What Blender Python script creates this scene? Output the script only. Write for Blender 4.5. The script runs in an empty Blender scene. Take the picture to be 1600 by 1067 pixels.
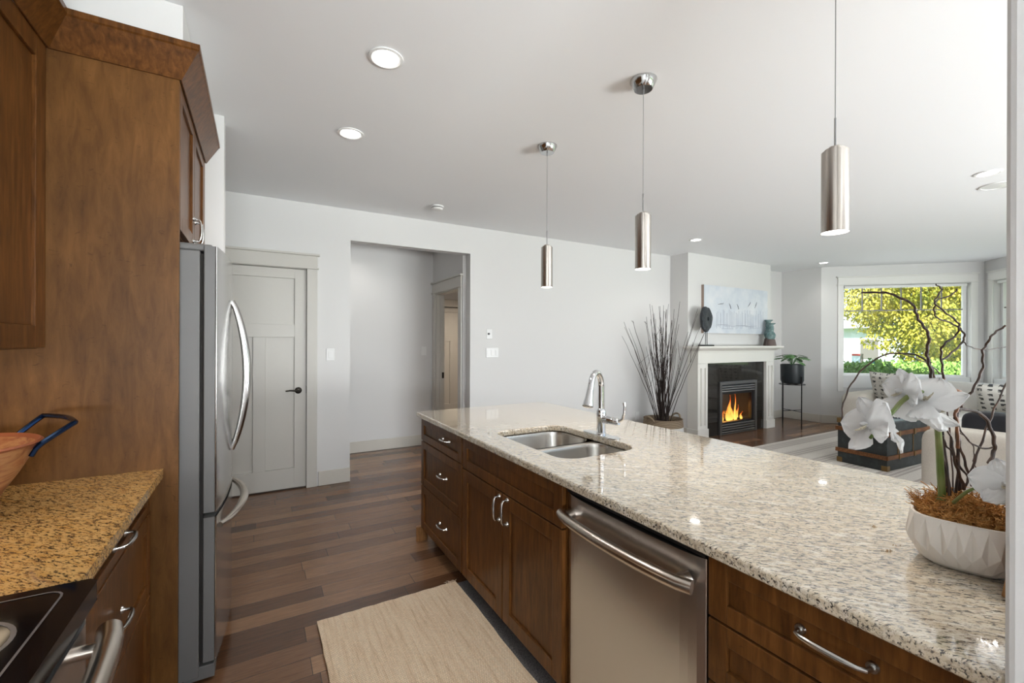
import bpy, bmesh, math, random
from mathutils import Vector, Matrix
PI = math.pi
R = math.radians
C = bpy.context.scene.collection
scene = bpy.context.scene

# ------------------------------------------------------------------ camera, light, exposure
cam_d = bpy.data.cameras.new('camera')
cam = bpy.data.objects.new('camera', cam_d); C.objects.link(cam)
cam_d.sensor_width = 36.0
cam_d.lens = 685.0 / 1600.0 * 36.0
cam_d.clip_start = 0.02
cam.matrix_world = (Matrix.Translation((0, 0, 1.4)) @ Matrix.Rotation(R(-30), 4, 'Z')
                    @ Matrix.Rotation(R(90), 4, 'X') @ Matrix.Rotation(0.0033, 4, 'Z'))
scene.camera = cam
vs = scene.view_settings
vs.view_transform = 'Standard'
try: vs.look = 'None'
except Exception: pass
vs.exposure = 0.45
vs.gamma = 1.0
vs.use_curve_mapping = False

world = bpy.data.worlds.new('sky'); scene.world = world
world.use_nodes = True
wn = world.node_tree.nodes; wl = world.node_tree.links
bgn = wn['Background']
skyn = wn.new('ShaderNodeTexSky')
skyn.sky_type = 'NISHITA'; skyn.sun_disc = False
skyn.sun_elevation = R(48); skyn.sun_rotation = R(-90)
skyn.air_density = 1.0; skyn.dust_density = 1.5
wl.new(skyn.outputs[0], bgn.inputs[0])
bgn.inputs[1].default_value = 0.22

def lamp(name, kind, loc, energy, color=(1, 1, 1), direction=None, **kw):
    d = bpy.data.lights.new(name, kind)
    d.energy = energy; d.color = color
    for k, v in kw.items(): setattr(d, k, v)
    o = bpy.data.objects.new(name, d); C.objects.link(o)
    o.location = loc
    if direction is not None:
        o.rotation_euler = Vector(direction).to_track_quat('-Z', 'Y').to_euler()
    return o

lamp('sun', 'SUN', (0, 0, 20), 9.0, (1.0, 0.96, 0.88), (0.75, 0.15, -0.62), angle=R(0.6))
# daylight entering at the window openings (living room bay, unseen rear windows whose lamps fill the ceiling)
lamp('daylight_bay_window', 'AREA', (9.62, 3.34, 1.45), 11, (0.91, 0.96, 1.0), (-1, -1, 0.2), shape='RECTANGLE', size=1.75, size_y=1.6)
lamp('daylight_side_window', 'AREA', (9.62, 1.27, 1.45), 3, (0.91, 0.96, 1.0), (-1, 1, 0.2), shape='RECTANGLE', size=1.75, size_y=1.6)
lamp('daylight_living_window', 'AREA', (8.80, -1.26, 1.45), 8, (0.91, 0.96, 1.0), (-1, 0, 0.4), shape='RECTANGLE', size=1.9, size_y=1.6)
lamp('daylight_fill_dining', 'AREA', (4.6, -3.35, 0.8), 380, (0.93, 0.97, 1.0), (-0.55, 1, 1.9), shape='RECTANGLE', size=3.3, size_y=1.2)  # added out of view, aimed up to brighten the ceiling
lamp('daylight_fill_kitchen', 'AREA', (-0.0, -3.35, 1.25), 215, (0.93, 0.97, 1.0), (-0.1, 1, 2.1), shape='RECTANGLE', size=1.65, size_y=1.0)  # same upward ceiling fill, added behind the camera

# ------------------------------------------------------------------ helpers
OFF = {}
class MB:
    """collects shapes in world coordinates, then links them as one mesh object"""
    def __init__(s): s.v = []; s.f = []; s.sm = []; s.mi = []; s.m = 0
    def add(s, vs_, fs, smooth=False):
        n = len(s.v); s.v += [tuple(p) for p in vs_]
        for f in fs: s.f.append([i + n for i in f]); s.sm.append(smooth); s.mi.append(s.m)
        return s
    def box(s, x0, x1, y0, y1, z0, z1, M=None):
        if x0 > x1: x0, x1 = x1, x0
        if y0 > y1: y0, y1 = y1, y0
        if z0 > z1: z0, z1 = z1, z0
        p = [Vector((x, y, z)) for z in (z0, z1) for y in (y0, y1) for x in (x0, x1)]
        if M: p = [M @ q for q in p]
        return s.add(p, [(0, 2, 3, 1), (4, 5, 7, 6), (0, 1, 5, 4), (2, 6, 7, 3), (0, 4, 6, 2), (1, 3, 7, 5)])
    def prism(s, pts, z0, z1, M=None, smooth=False):
        n = len(pts)
        p = [Vector((x, y, z0)) for x, y in pts] + [Vector((x, y, z1)) for x, y in pts]
        if M: p = [M @ q for q in p]
        s.add(p, [list(range(n))[::-1], list(range(n, 2 * n))])
        s.add(p, [(i, (i + 1) % n, n + (i + 1) % n, n + i) for i in range(n)], smooth)
        return s
    def lathe(s, prof, c=(0, 0, 0), n=32, M=None, close=True, smooth=True):
        """prof: (radius, z) list, around local z through c"""
        c = Vector(c); p = []; f = []
        for r, z in prof:
            for k in range(n):
                a = 2 * PI * k / n
                q = Vector((r * math.cos(a), r * math.sin(a), z))
                p.append((M @ q if M else q) + c)
        for i in range(len(prof) - 1):
            for k in range(n):
                a = i * n + k; b = i * n + (k + 1) % n
                f.append((a, b, b + n, a + n))
        if close:
            f.append(list(range(n))[::-1]); f.append([(len(prof) - 1) * n + k for k in range(n)])
        return s.add(p, f, smooth)
    def tube(s, pts, r, n=10, caps=True, sx=1.0):
        pts = [Vector(q) for q in pts]; m = len(pts)
        rs = r if isinstance(r, (list, tuple)) else [r] * m
        t0 = (pts[1] - pts[0]).normalized()
        u = t0.orthogonal().normalized() if abs(t0.z) > 0.95 else t0.cross(Vector((0, 0, 1))).normalized()
        P = []; F = []
        for i, q in enumerate(pts):
            t = (pts[min(i + 1, m - 1)] - pts[max(i - 1, 0)]).normalized()
            u = (u - t * u.dot(t)).normalized(); w = t.cross(u)
            for k in range(n):
                a = 2 * PI * k / n
                P.append(q + (u * math.cos(a) * sx + w * math.sin(a)) * rs[i])
        for i in range(m - 1):
            for k in range(n):
                a = i * n + k; b = i * n + (k + 1) % n
                F.append((a, b, b + n, a + n))
        if caps: F.append(list(range(n))[::-1]); F.append([(m - 1) * n + k for k in range(n)])
        return s.add(P, F, True)
    def grid(s, fn, nu, nv, smooth=True, cu=False):
        P = [fn(i / nu, j / nv) for j in range(nv + 1) for i in range(nu + 1)]
        F = [(j * (nu + 1) + i, j * (nu + 1) + i + 1, (j + 1) * (nu + 1) + i + 1, (j + 1) * (nu + 1) + i) for j in range(nv) for i in range(nu)]
        return s.add(P, F, smooth)
    def build(s, name, mat, parent=None, bevel=0, seg=2, ang=35, subsurf=0, solid=0):
        me = bpy.data.meshes.new(name)
        off = OFF.get(parent.name, Vector()) if parent else Vector()
        me.from_pydata([tuple(Vector(p) - off) for p in s.v], [], s.f)
        mats = mat if isinstance(mat, (list, tuple)) else [mat]
        for m in mats: me.materials.append(m)
        for p, sm, mi in zip(me.polygons, s.sm, s.mi): p.use_smooth = sm; p.material_index = mi
        bm = bmesh.new(); bm.from_mesh(me)
        bmesh.ops.recalc_face_normals(bm, faces=bm.faces)
        bm.to_mesh(me); bm.free()
        me.update()
        if any(s.sm): me.set_sharp_from_angle(angle=R(ang))
        o = bpy.data.objects.new(name, me); C.objects.link(o)
        if parent: o.parent = parent
        OFF[o.name] = off
        if solid:
            md = o.modifiers.new('solid', 'SOLIDIFY'); md.thickness = solid; md.offset = 0
        if subsurf:
            md = o.modifiers.new('sub', 'SUBSURF'); md.levels = subsurf; md.render_levels = subsurf
            for p in me.polygons: p.use_smooth = True
        if bevel:
            md = o.modifiers.new('bevel', 'BEVEL'); md.width = bevel; md.segments = seg
            md.limit_method = 'ANGLE'; md.angle_limit = R(40); md.harden_normals = False
        return o

def tag(o, label=None, cat=None, group=None, kind=None):
    if label: o['label'] = label
    if cat: o['category'] = cat
    if group: o['group'] = group
    if kind: o['kind'] = kind
    return o
def thing(name, loc, label, cat, group=None):
    o = bpy.data.objects.new(name, None); C.objects.link(o)
    o.location = loc; o.empty_display_size = 0.1
    OFF[o.name] = Vector(loc)
    return tag(o, label, cat, group)
def copy_tree(o, loc=None, parent=None, rotz=None):
    c = o.copy(); C.objects.link(c)
    if parent: c.parent = parent
    if loc is not None: c.location = loc
    if rotz is not None: c.rotation_euler = (0, 0, rotz)
    for ch in [x for x in list(C.objects) if x.parent == o]: copy_tree(ch, None, c)
    return c
def catmull(pts, k=5):
    P = [Vector(p) for p in pts]; out = []
    P = [2 * P[0] - P[1]] + P + [2 * P[-1] - P[-2]]
    for i in range(1, len(P) - 2):
        for j in range(k):
            t = j / k
            a, b, c, d = P[i - 1], P[i], P[i + 1], P[i + 2]
            out.append(0.5 * ((2 * b) + (c - a) * t + (2 * a - 5 * b + 4 * c - d) * t * t + (-a + 3 * b - 3 * c + d) * t ** 3))
    out.append(P[-2])
    return out

# ------------------------------------------------------------------ materials
def mat(name, col, rough=0.5, metal=0.0, spec=None, coat=0.0):
    m = bpy.data.materials.new(name); m.use_nodes = True
    b = m.node_tree.nodes['Principled BSDF']
    b.inputs['Base Color'].default_value = (*col, 1)
    b.inputs['Roughness'].default_value = rough
    b.inputs['Metallic'].default_value = metal
    if spec is not None: b.inputs['Specular IOR Level'].default_value = spec
    if coat: b.inputs['Coat Weight'].default_value = coat; b.inputs['Coat Roughness'].default_value = 0.1
    return m
def nodes(m): return m.node_tree.nodes, m.node_tree.links, m.node_tree.nodes['Principled BSDF']
def coords(m, scale=(1, 1, 1), rot=(0, 0, 0)):
    N, L, b = nodes(m)
    tc = N.new('ShaderNodeTexCoord'); mp = N.new('ShaderNodeMapping')
    mp.inputs['Scale'].default_value = scale; mp.inputs['Rotation'].default_value = rot
    L.new(tc.outputs['Object'], mp.inputs['Vector'])
    return mp.outputs['Vector']
def rotcoords(m, rot, scale):
    N, L, b = nodes(m)
    v = coords(m, (1, 1, 1), rot)
    mp = N.new('ShaderNodeMapping'); mp.inputs['Scale'].default_value = scale
    L.new(v, mp.inputs['Vector']); return mp.outputs['Vector']
def noise(m, vec, scale, detail=3, rough=0.5, dist=0.0):
    N, L, b = nodes(m)
    n = N.new('ShaderNodeTexNoise'); n.inputs['Scale'].default_value = scale
    n.inputs['Detail'].default_value = detail; n.inputs['Roughness'].default_value = rough
    n.inputs['Distortion'].default_value = dist
    L.new(vec, n.inputs['Vector']); return n.outputs['Fac']
def ramp(m, fac, stops, interp='LINEAR'):
    N, L, b = nodes(m)
    r = N.new('ShaderNodeValToRGB'); r.color_ramp.interpolation = interp
    e = r.color_ramp.elements
    while len(e) < len(stops): e.new(0.5)
    for el, (p, c) in zip(e, stops):
        el.position = p; el.color = (*c, 1) if isinstance(c, tuple) else (c, c, c, 1)
    L.new(fac, r.inputs['Fac']); return r.outputs['Color']
def mix(m, fac, a, b_, mode='MIX'):
    N, L, b = nodes(m)
    x = N.new('ShaderNodeMix'); x.data_type = 'RGBA'; x.blend_type = mode
    for sock, val in ((x.inputs[0], fac), (x.inputs[6], a), (x.inputs[7], b_)):
        if isinstance(val, (int, float)): sock.default_value = val
        elif isinstance(val, tuple): sock.default_value = (*val, 1)
        else: L.new(val, sock)
    return x.outputs[2]
def bump(m, h, strength=0.2, dist=0.01):
    N, L, b = nodes(m)
    n = N.new('ShaderNodeBump'); n.inputs['Strength'].default_value = strength
    n.inputs['Distance'].default_value = dist
    L.new(h, n.inputs['Height']); L.new(n.outputs[0], b.inputs['Normal'])
def link(m, out, name):
    N, L, b = nodes(m); L.new(out, b.inputs[name])

def paint(name, col, rough=0.6, bs=0.04, sc=60):
    m = mat(name, col, rough); v = coords(m)
    bump(m, noise(m, v, sc, 3), bs, 0.004)
    return m
M_wall = paint('wall_paint', (0.69, 0.683, 0.672), 0.55, 0.06, 90)
M_ceil = paint('ceiling_paint', (0.875, 0.885, 0.90), 0.8, 0.05, 70)
M_trim = paint('trim_paint', (0.56, 0.54, 0.495), 0.35, 0.01)
M_base = paint('baseboard_paint', (0.60, 0.57, 0.51), 0.35, 0.01)
M_white = paint('white_paint', (0.78, 0.77, 0.74), 0.35, 0.01)
M_bright = paint('white_window_paint', (0.80, 0.80, 0.79), 0.4, 0.01)
M_plastic = mat('white_plastic', (0.80, 0.80, 0.79), 0.3)
M_blackmetal = mat('black_metal', (0.012, 0.012, 0.013), 0.4, 0.6)
M_bronze = mat('dark_bronze', (0.03, 0.026, 0.022), 0.35, 0.8)
M_chrome = mat('chrome', (0.72, 0.73, 0.75), 0.06, 1.0)
M_black = mat('black_plastic', (0.01, 0.01, 0.011), 0.3)
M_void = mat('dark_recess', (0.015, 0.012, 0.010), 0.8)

def steel(name, col, rough, sx, sy, sz, bs=0.05):
    m = mat(name, col, rough, 1.0); v = coords(m, (sx, sy, sz))
    return m
M_steel = steel('brushed_steel', (0.50, 0.49, 0.48), 0.17, 3, 3, 400)
M_steel_h = steel('horizontal_brushed_steel', (0.56, 0.55, 0.54), 0.26, 300, 4, 300, 0.03)
M_fside = paint('fridge_side_grey', (0.135, 0.132, 0.128), 0.45, 0.08, 400)
M_nickel = steel('satin_nickel', (0.56, 0.50, 0.44), 0.25, 300, 300, 3, 0.03)
M_pewter = mat('pewter_pull', (0.50, 0.49, 0.47), 0.25, 1.0)
M_sink = steel('sink_steel', (0.50, 0.48, 0.45), 0.27, 200, 5, 5, 0.03)

def wood(name, dark, mid, light, rough, scale=(9, 9, 1.1), coat=0.0, blotch=2.0):
    m = mat(name, mid, rough, coat=coat)
    v = coords(m, scale); v2 = coords(m, (1, 1, 0.6))
    g = noise(m, v, 6.0, 8, 0.62, 0.45)
    bl = noise(m, v2, blotch, 3, 0.5, 0.6)
    c1 = ramp(m, g, [(0.3, dark), (0.52, mid), (0.72, light)])
    c2 = ramp(m, bl, [(0.3, 0.72), (0.7, 1.15)])
    col = mix(m, 1.0, c1, c2, 'MULTIPLY')
    fl = noise(m, coords(m, (5, 5, 9)), 6.0, 2, 0.5, 1.5)
    col = mix(m, 0.55, col, ramp(m, fl, [(0.24, 0.45), (0.34, 1.0)]), 'MULTIPLY')
    link(m, col, 'Base Color'); bump(m, g, 0.04, 0.003)
    m.node_tree.nodes['Principled BSDF'].inputs['Specular IOR Level'].default_value = 0.22
    return m
M_cab = wood('stained_maple', (0.065, 0.025, 0.007), (0.125, 0.048, 0.012), (0.19, 0.075, 0.020), 0.30)
M_panel = wood('maple_panel', (0.10, 0.042, 0.011), (0.145, 0.063, 0.016), (0.19, 0.085, 0.023), 0.45, scale=(5, 5, 1.0))
M_foot = wood('foot_wood', (0.14, 0.06, 0.02), (0.22, 0.10, 0.035), (0.3, 0.15, 0.06), 0.4)
M_board = wood('board_wood', (0.20, 0.09, 0.03), (0.33, 0.16, 0.06), (0.42, 0.23, 0.10), 0.45)

# hardwood floor
M_floor = mat('hardwood', (0.1, 0.06, 0.04), 0.25)
def mk_floor():
    m = M_floor; N, L, b = nodes(m)
    v = coords(m)
    br = N.new('ShaderNodeTexBrick')
    br.offset = 0.37; br.offset_frequency = 2; br.squash = 1.0
    br.inputs['Scale'].default_value = 1.0
    br.inputs['Brick Width'].default_value = 1.15; br.inputs['Row Height'].default_value = 0.118
    br.inputs['Mortar Size'].default_value = 0.0012; br.inputs['Mortar Smooth'].default_value = 0.1
    br.inputs['Color1'].default_value = (0, 0, 0, 1); br.inputs['Color2'].default_value = (1, 1, 1, 1)
    br.inputs['Mortar'].default_value = (0, 0, 0, 1)
    sp = N.new('ShaderNodeSeparateXYZ'); L.new(v, sp.inputs[0])
    dv = N.new('ShaderNodeMath'); dv.operation = 'DIVIDE'; dv.inputs[1].default_value = 0.118; L.new(sp.outputs[1], dv.inputs[0])
    fl = N.new('ShaderNodeMath'); fl.operation = 'FLOOR'; L.new(dv.outputs[0], fl.inputs[0])
    wnz = N.new('ShaderNodeTexWhiteNoise'); wnz.noise_dimensions = '1D'; L.new(fl.outputs[0], wnz.inputs['W'])
    ma = N.new('ShaderNodeMath'); ma.operation = 'MULTIPLY_ADD'; ma.inputs[1].default_value = 1.15
    L.new(wnz.outputs['Value'], ma.inputs[0]); L.new(sp.outputs[0], ma.inputs[2])
    cb = N.new('ShaderNodeCombineXYZ'); L.new(ma.outputs[0], cb.inputs[0]); L.new(sp.outputs[1], cb.inputs[1])
    L.new(cb.outputs[0], br.inputs['Vector'])
    tone = ramp(m, br.outputs['Color'], [(0.0, (0.085, 0.038, 0.019)), (0.35, (0.15, 0.072, 0.036)), (0.7, (0.20, 0.10, 0.050)), (1.0, (0.33, 0.185, 0.10))])
    g = noise(m, coords(m, (1.2, 22, 1)), 5.0, 7, 0.65, 1.2)
    c = mix(m, 1.0, tone, ramp(m, g, [(0.25, 0.55), (0.5, 1.0), (0.75, 1.35)]), 'MULTIPLY')
    c = mix(m, br.outputs['Fac'], c, (0.012, 0.007, 0.005))
    link(m, c, 'Base Color')
    r = ramp(m, g, [(0.2, 0.13), (0.8, 0.24)])
    link(m, r, 'Roughness')
    s = N.new('ShaderNodeMath'); s.operation = 'SUBTRACT'
    L.new(g, s.inputs[0]); L.new(br.outputs['Fac'], s.inputs[1])
    bump(m, s.outputs[0], 0.12, 0.004)
mk_floor()

def granite(name, base, tan, dark, warm, d0=0.36, rot=45, coat=1.0):
    m = mat(name, base, 0.09, spec=0.9)
    nb = m.node_tree.nodes['Principled BSDF']; nb.inputs['Coat Weight'].default_value = coat; nb.inputs['Coat Roughness'].default_value = 0.03; nb.inputs['Coat IOR'].default_value = 1.7
    v = rotcoords(m, (0, 0, R(rot)), (1.0, 3.4, 2.2))
    n1 = noise(m, v, 42, 5, 0.7, 0.5)
    n2 = noise(m, v, 10, 4, 0.6, 0.4)
    n3 = noise(m, v, 64, 4, 0.72, 0.2)
    c = ramp(m, n2, [(0.35, base), (0.52, tan), (0.68, base)])
    c = mix(m, ramp(m, n1, [(0.52, 0.0), (0.62, 0.8)]), c, warm)
    c = mix(m, ramp(m, n3, [(d0, 1.0), (d0 + 0.06, 0.0)]), c, dark)
    n4 = noise(m, v, 36, 4, 0.65, 0.6)
    c = mix(m, ramp(m, n4, [(0.31, 1.0), (0.37, 0.0)]), c, tuple(0.6 * x for x in dark))
    link(m, c, 'Base Color')
    return m
M_gran = granite('cream_granite', (0.70, 0.64, 0.545), (0.58, 0.49, 0.36), (0.055, 0.048, 0.045), (0.30, 0.24, 0.18), 0.405)
M_gran_lit = granite('warm_lit_granite', (0.60, 0.33, 0.095), (0.68, 0.42, 0.16), (0.04, 0.022, 0.012), (0.28, 0.13, 0.04), 0.415, coat=0.2)  # same stone as the island, warm light put into its colour

def glassmat(name, tint=(1, 1, 1)):
    m = bpy.data.materials.new(name); m.use_nodes = True
    N = m.node_tree.nodes; L = m.node_tree.links; N.clear()
    o = N.new('ShaderNodeOutputMaterial'); t = N.new('ShaderNodeBsdfTransparent'); g = N.new('ShaderNodeBsdfGlossy')
    mx = N.new('ShaderNodeMixShader'); fr = N.new('ShaderNodeLayerWeight'); fr.inputs[0].default_value = 0.5
    pw = N.new('ShaderNodeMath'); pw.operation = 'POWER'; pw.inputs[1].default_value = 5.0
    ml = N.new('ShaderNodeMath'); ml.operation = 'MULTIPLY_ADD'; ml.inputs[1].default_value = 0.9; ml.inputs[2].default_value = 0.04
    t.inputs[0].default_value = (*tint, 1); g.inputs['Roughness'].default_value = 0.0
    L.new(fr.outputs['Facing'], pw.inputs[0]); L.new(pw.outputs[0], ml.inputs[0])
    L.new(ml.outputs[0], mx.inputs[0]); L.new(t.outputs[0], mx.inputs[1]); L.new(g.outputs[0], mx.inputs[2]); L.new(mx.outputs[0], o.inputs[0])
    return m
M_glass = glassmat('window_glass')
M_smoke = glassmat('fireplace_glass', (0.8, 0.8, 0.8))
def emit(name, col, s):
    m = bpy.data.materials.new(name); m.use_nodes = True
    N = m.node_tree.nodes; L = m.node_tree.links; N.clear()
    o = N.new('ShaderNodeOutputMaterial'); e = N.new('ShaderNodeEmission')
    e.inputs[0].default_value = (*col, 1); e.inputs[1].default_value = s
    L.new(e.outputs[0], o.inputs[0]); return m
M_lamp = emit('lamp_glow', (1, 0.97, 0.92), 9.0)

def fabric(name, col, sc=260, var=0.18, rough=0.9, bs=0.35):
    m = mat(name, col, rough); v = coords(m)
    N, L, b = nodes(m)
    w1 = N.new('ShaderNodeTexWave'); w1.inputs['Scale'].default_value = sc / 6; w1.inputs['Distortion'].default_value = 1.5
    w1.bands_direction = 'Z'; L.new(v, w1.inputs['Vector'])
    n = noise(m, v, sc, 2)
    c = ramp(m, n, [(0.3, tuple(x * (1 - var) for x in col)), (0.7, tuple(min(1, x * (1 + var)) for x in col))])
    link(m, c, 'Base Color'); bump(m, mix(m, 0.5, n, w1.outputs['Fac']), bs, 0.002)
    return m
M_linen = fabric('linen', (0.50, 0.46, 0.40), 300)
M_linen_w = fabric('white_cotton', (0.66, 0.64, 0.60), 300, 0.08)
M_darkfab = mat('black_leather', (0.012, 0.013, 0.018), 0.45)

# ------------------------------------------------------------------ room shell
def wall(name, p0, p1, thick, z0, z1, openings=(), m=None, side=1, parent=None):
    """wall from p0 to p1 whose room face is the p0-p1 line; thick goes to the left of p0->p1 times side.
    openings: (s0, s1, z0, z1)"""
    p0 = Vector((*p0, 0)); p1 = Vector((*p1, 0)); d = (p1 - p0); Lh = d.length; d.normalize()
    nrm = Vector((-d.y, d.x, 0)) * side
    M = Matrix(((d.x, nrm.x, 0, p0.x), (d.y, nrm.y, 0, p0.y), (0, 0, 1, 0), (0, 0, 0, 1)))
    b = MB(); ops = sorted(openings); s = 0
    for (a, c, za, zb) in ops:
        if a > s: b.box(s, a, 0, thick, z0, z1, M)
        if zb < z1: b.box(a, c, 0, thick, zb, z1, M)
        if za > z0: b.box(a, c, 0, thick, z0, za, M)
        s = c
    if s < Lh: b.box(s, Lh, 0, thick, z0, z1, M)
    o = b.build(name, m or M_wall, parent)
    if not parent: tag(o, kind='structure')
    return M
HC = 2.715
FY = 4.60
# floor and ceiling
tag(MB().box(-2.7, 10.6, -3.2, 8.1, -0.12, 0.0).build('floor', M_floor), kind='structure')
tag(MB().box(-2.7, 10.6, -3.2, 8.1, HC, HC + 0.15).build('ceiling', M_ceil), kind='structure')
wall('wall_far', (-2.5, FY), (8.64, FY), 0.12, 0, HC, [(2.11, 2.90, 0, 2.09), (3.29, 4.60, 0, 2.405)])
wall('wall_left', (-0.97, -3.0), (-0.97, 3.2), 0.12, 0, HC)
wall('wall_fridge_side', (-0.97, 3.07), (-0.18, 3.07), 0.13, 0, HC)
wall('wall_hall_left', (-2.5, 3.2), (-2.5, FY), 0.12, 0, HC)
wall('wall_hall_front', (-2.5, 3.2), (-1.09, 3.2), 0.1, 0, HC, side=-1)
wall('wall_back', (-0.97, -3.0), (8.5, -3.0), 0.15, 0, HC, [(0.15, 1.8, 0.95, 2.3), (3.9, 7.2, 0.1, 2.35)], side=-1)
MB_ = MB().box(0.93, 1.10, -0.9, 0.193, 0, HC)
tag(MB_.build('wall_right_stub', M_wall, bevel=0.012, seg=3), kind='structure')
# closet / pantry behind door one
wall('wall_closet', (-0.5, FY + 0.75), (0.70, FY + 0.75), 0.1, 0, HC)
# hallway behind the opening
wall('wall_hall_back', (-1.0, 5.73), (2.06, 5.73), 0.12, 0, HC)
MH = wall('wall_hall_right', (2.06, 5.73), (2.06, FY + 0.12), 0.12, 0, HC, [(0.11, 0.91, 0, 2.04)])
wall('wall_hall_end', (-1.0, FY + 0.12), (-1.0, 5.73), 0.1, 0, HC)
wall('wall_entry_back', (2.18, 7.90), (4.6, 7.90), 0.12, 0, HC, [(0.66, 1.46, 0, 2.06)])
wall('wall_entry_left', (2.18, 5.73), (2.18, 7.90), 0.1, 0, HC)
wall('wall_entry_right', (4.6, FY + 0.12), (4.6, 7.90), 0.1, 0, HC, side=-1)
wall('wall_entry_closet', (2.5, 8.05), (4.0, 8.05), 0.05, 0, HC)
# drywall above the fridge cabinet
tag(MB().box(-0.969, -0.262, 2.142, 3.069, 2.545, HC - 0.001).build('wall_soffit', M_wall), kind='structure')
# chimney breast (front face has the firebox opening)
BY = 4.28
wall('wall_chimney', (5.45, BY), (7.57, BY), 0.05, 0, HC, [(0.56, 1.43, 0.08, 0.76)])
tag(MB().box(5.45, 5.50, BY + 0.05, FY - 0.002, 0, HC).build('wall_chimney_left', M_wall), kind='structure')
tag(MB().box(7.52, 7.57, BY + 0.05, FY - 0.002, 0, HC).build('wall_chimney_right', M_wall), kind='structure')
# living room ends in a bay turned by 45 degrees
wall('wall_niche', (8.50, FY), (8.50, 3.93), 0.14, 0, HC)
W1 = wall('wall_bay_left', (8.50, 3.93), (10.12, 2.31), 0.16, 0, HC, [(0.33, 2.11, 0.62, 2.38)])
W2 = wall('wall_bay_right', (10.12, 2.31), (8.50, 0.69), 0.16, 0, HC, [(0.18, 1.96, 0.62, 2.38)])
wall('wall_living_right', (8.50, 0.69), (8.50, -3.0), 0.15, 0, HC, [(1.0, 2.9, 0.62, 2.38)])

# baseboards
def baseboard(name, p0, p1, side=1, h=0.14, m=None):
    p0 = Vector((*p0, 0)); p1 = Vector((*p1, 0)); d = (p1 - p0); L_ = d.length; d.normalize()
    nrm = Vector((-d.y, d.x, 0)) * side
    M = Matrix(((d.x, nrm.x, 0, p0.x), (d.y, nrm.y, 0, p0.y), (0, 0, 1, 0), (0, 0, 0, 1)))
    b = MB().box(0, L_, 0.001, 0.016, 0.001, h, M)
    tag(b.build(name, m or M_base, bevel=0.004), kind='structure')
baseboard('baseboard_far_door_side', (0.50, FY), (0.79, FY), -1)
baseboard('baseboard_far_middle', (2.10, FY), (5.45, FY), -1)
baseboard('baseboard_niche_far', (7.59, FY), (8.50, FY), -1)
baseboard('baseboard_chimney_left', (5.45, FY), (5.45, BY), -1)
baseboard('baseboard_hall_back', (-0.98, 5.73), (2.04, 5.73), -1)
baseboard('baseboard_niche_right', (8.50, FY - .02), (8.50, 3.93), -1)
baseboard('baseboard_bay_left', (8.50, 3.93), (10.10, 2.33), -1)
baseboard('baseboard_chimney_right', (7.57, 4.28), (7.57, 4.58), -1)

# craftsman casing helper: local frame s along wall, n out of the wall into the room (negative = room), z up
def casing(M, name, parent, s0, s1, z0, z1, w=0.09, head=0.15, mt=None, sgn=-1, cap=True):
    mt = mt or M_trim
    b = MB()
    b.box(s0 - w, s0, sgn * 0.001, sgn * 0.020, z0, z1, M)
    b.box(s1, s1 + w, sgn * 0.001, sgn * 0.020, z0, z1, M)
    b.box(s0 - w - 0.012, s1 + w + 0.012, sgn * 0.001, sgn * 0.030, z1, z1 + 0.014, M)
    b.box(s0 - w, s1 + w, sgn * 0.001, sgn * 0.022, z1 + 0.014, z1 + head - 0.02, M)
    b.box(s0 - w - 0.02, s1 + w + 0.02, sgn * 0.001, sgn * 0.036, z1 + head - 0.02, z1 + head, M)
    return b.build(name, mt, parent, bevel=0.003)

def panel_door(M, name, s0, s1, z1, y0, label, parent=None, mt=None, thick=0.035, sgn=-1):
    """three panel craftsman door: one wide panel over two tall ones. face at depth y0"""
    mt = mt or M_trim
    b = MB(); w = 0.10; midz = z1 - 0.525; z0 = 0.012
    def bx(a, c, za, zb, d): b.box(a, c, y0 + d, y0 + thick, za, zb, M)
    c = (s0 + s1) / 2
    bx(s0, s0 + w, z0, z1, 0); bx(s1 - w, s1, z0, z1, 0)
    bx(s0 + w, s1 - w, z1 - 0.09, z1, 0)
    bx(s0 + w, s1 - w, midz - 0.12, midz, 0)
    bx(s0 + w, s1 - w, z0, 0.20, 0)
    bx(c - w / 2, c + w / 2, 0.20, midz - 0.12, 0)
    bx(s0 + w, s1 - w, midz, z1 - 0.09, 0.016)
    bx(s0 + w, c - w / 2, 0.20, midz - 0.12, 0.016); bx(c + w / 2, s1 - w, 0.20, midz - 0.12, 0.016)
    o = b.build(name, mt, parent, bevel=0.0015, seg=1)
    return o

# door 1 (closed, by the fridge)
MI = Matrix.Translation((0, FY, 0))
d1 = panel_door(MI, 'door_1', -0.385, 0.392, 2.078, 0.02, '')
tag(d1, kind='structure')
j = MB().box(-0.39, -0.386, 0, 0.12, 0, 2.09, MI).box(0.394, 0.40, 0, 0.12, 0, 2.09, MI).box(-0.39, 0.40, 0, 0.12, 2.082, 2.09, MI)
tag(casing(MI, 'trim_1', None, -0.385, 0.395, 0.001, 2.085, 0.092, 0.145), kind='structure')
j.build('door_jamb', M_trim, d1)
h = MB(); h.lathe([(0.0, 0), (0.031, 0), (0.031, 0.006), (0.026, 0.010), (0.010, 0.012), (0.010, 0.045), (0.0, 0.046)], (0.325, FY + 0.019, 0.93), 24, Matrix.Rotation(R(90), 4, 'X'))
h.tube([(0.325, FY - 0.026, 0.93), (0.30, FY - 0.03, 0.931), (0.25, FY - 0.03, 0.934), (0.215, FY - 0.029, 0.930)], [0.010, 0.0085, 0.007, 0.006], 12)
h.build('door_handle', M_bronze, d1)
MB().box(0.3925, 0.3940, FY - 0.002, FY + 0.03, 0.90, 0.97).build('strike_plate', M_bronze, d1)

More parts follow.
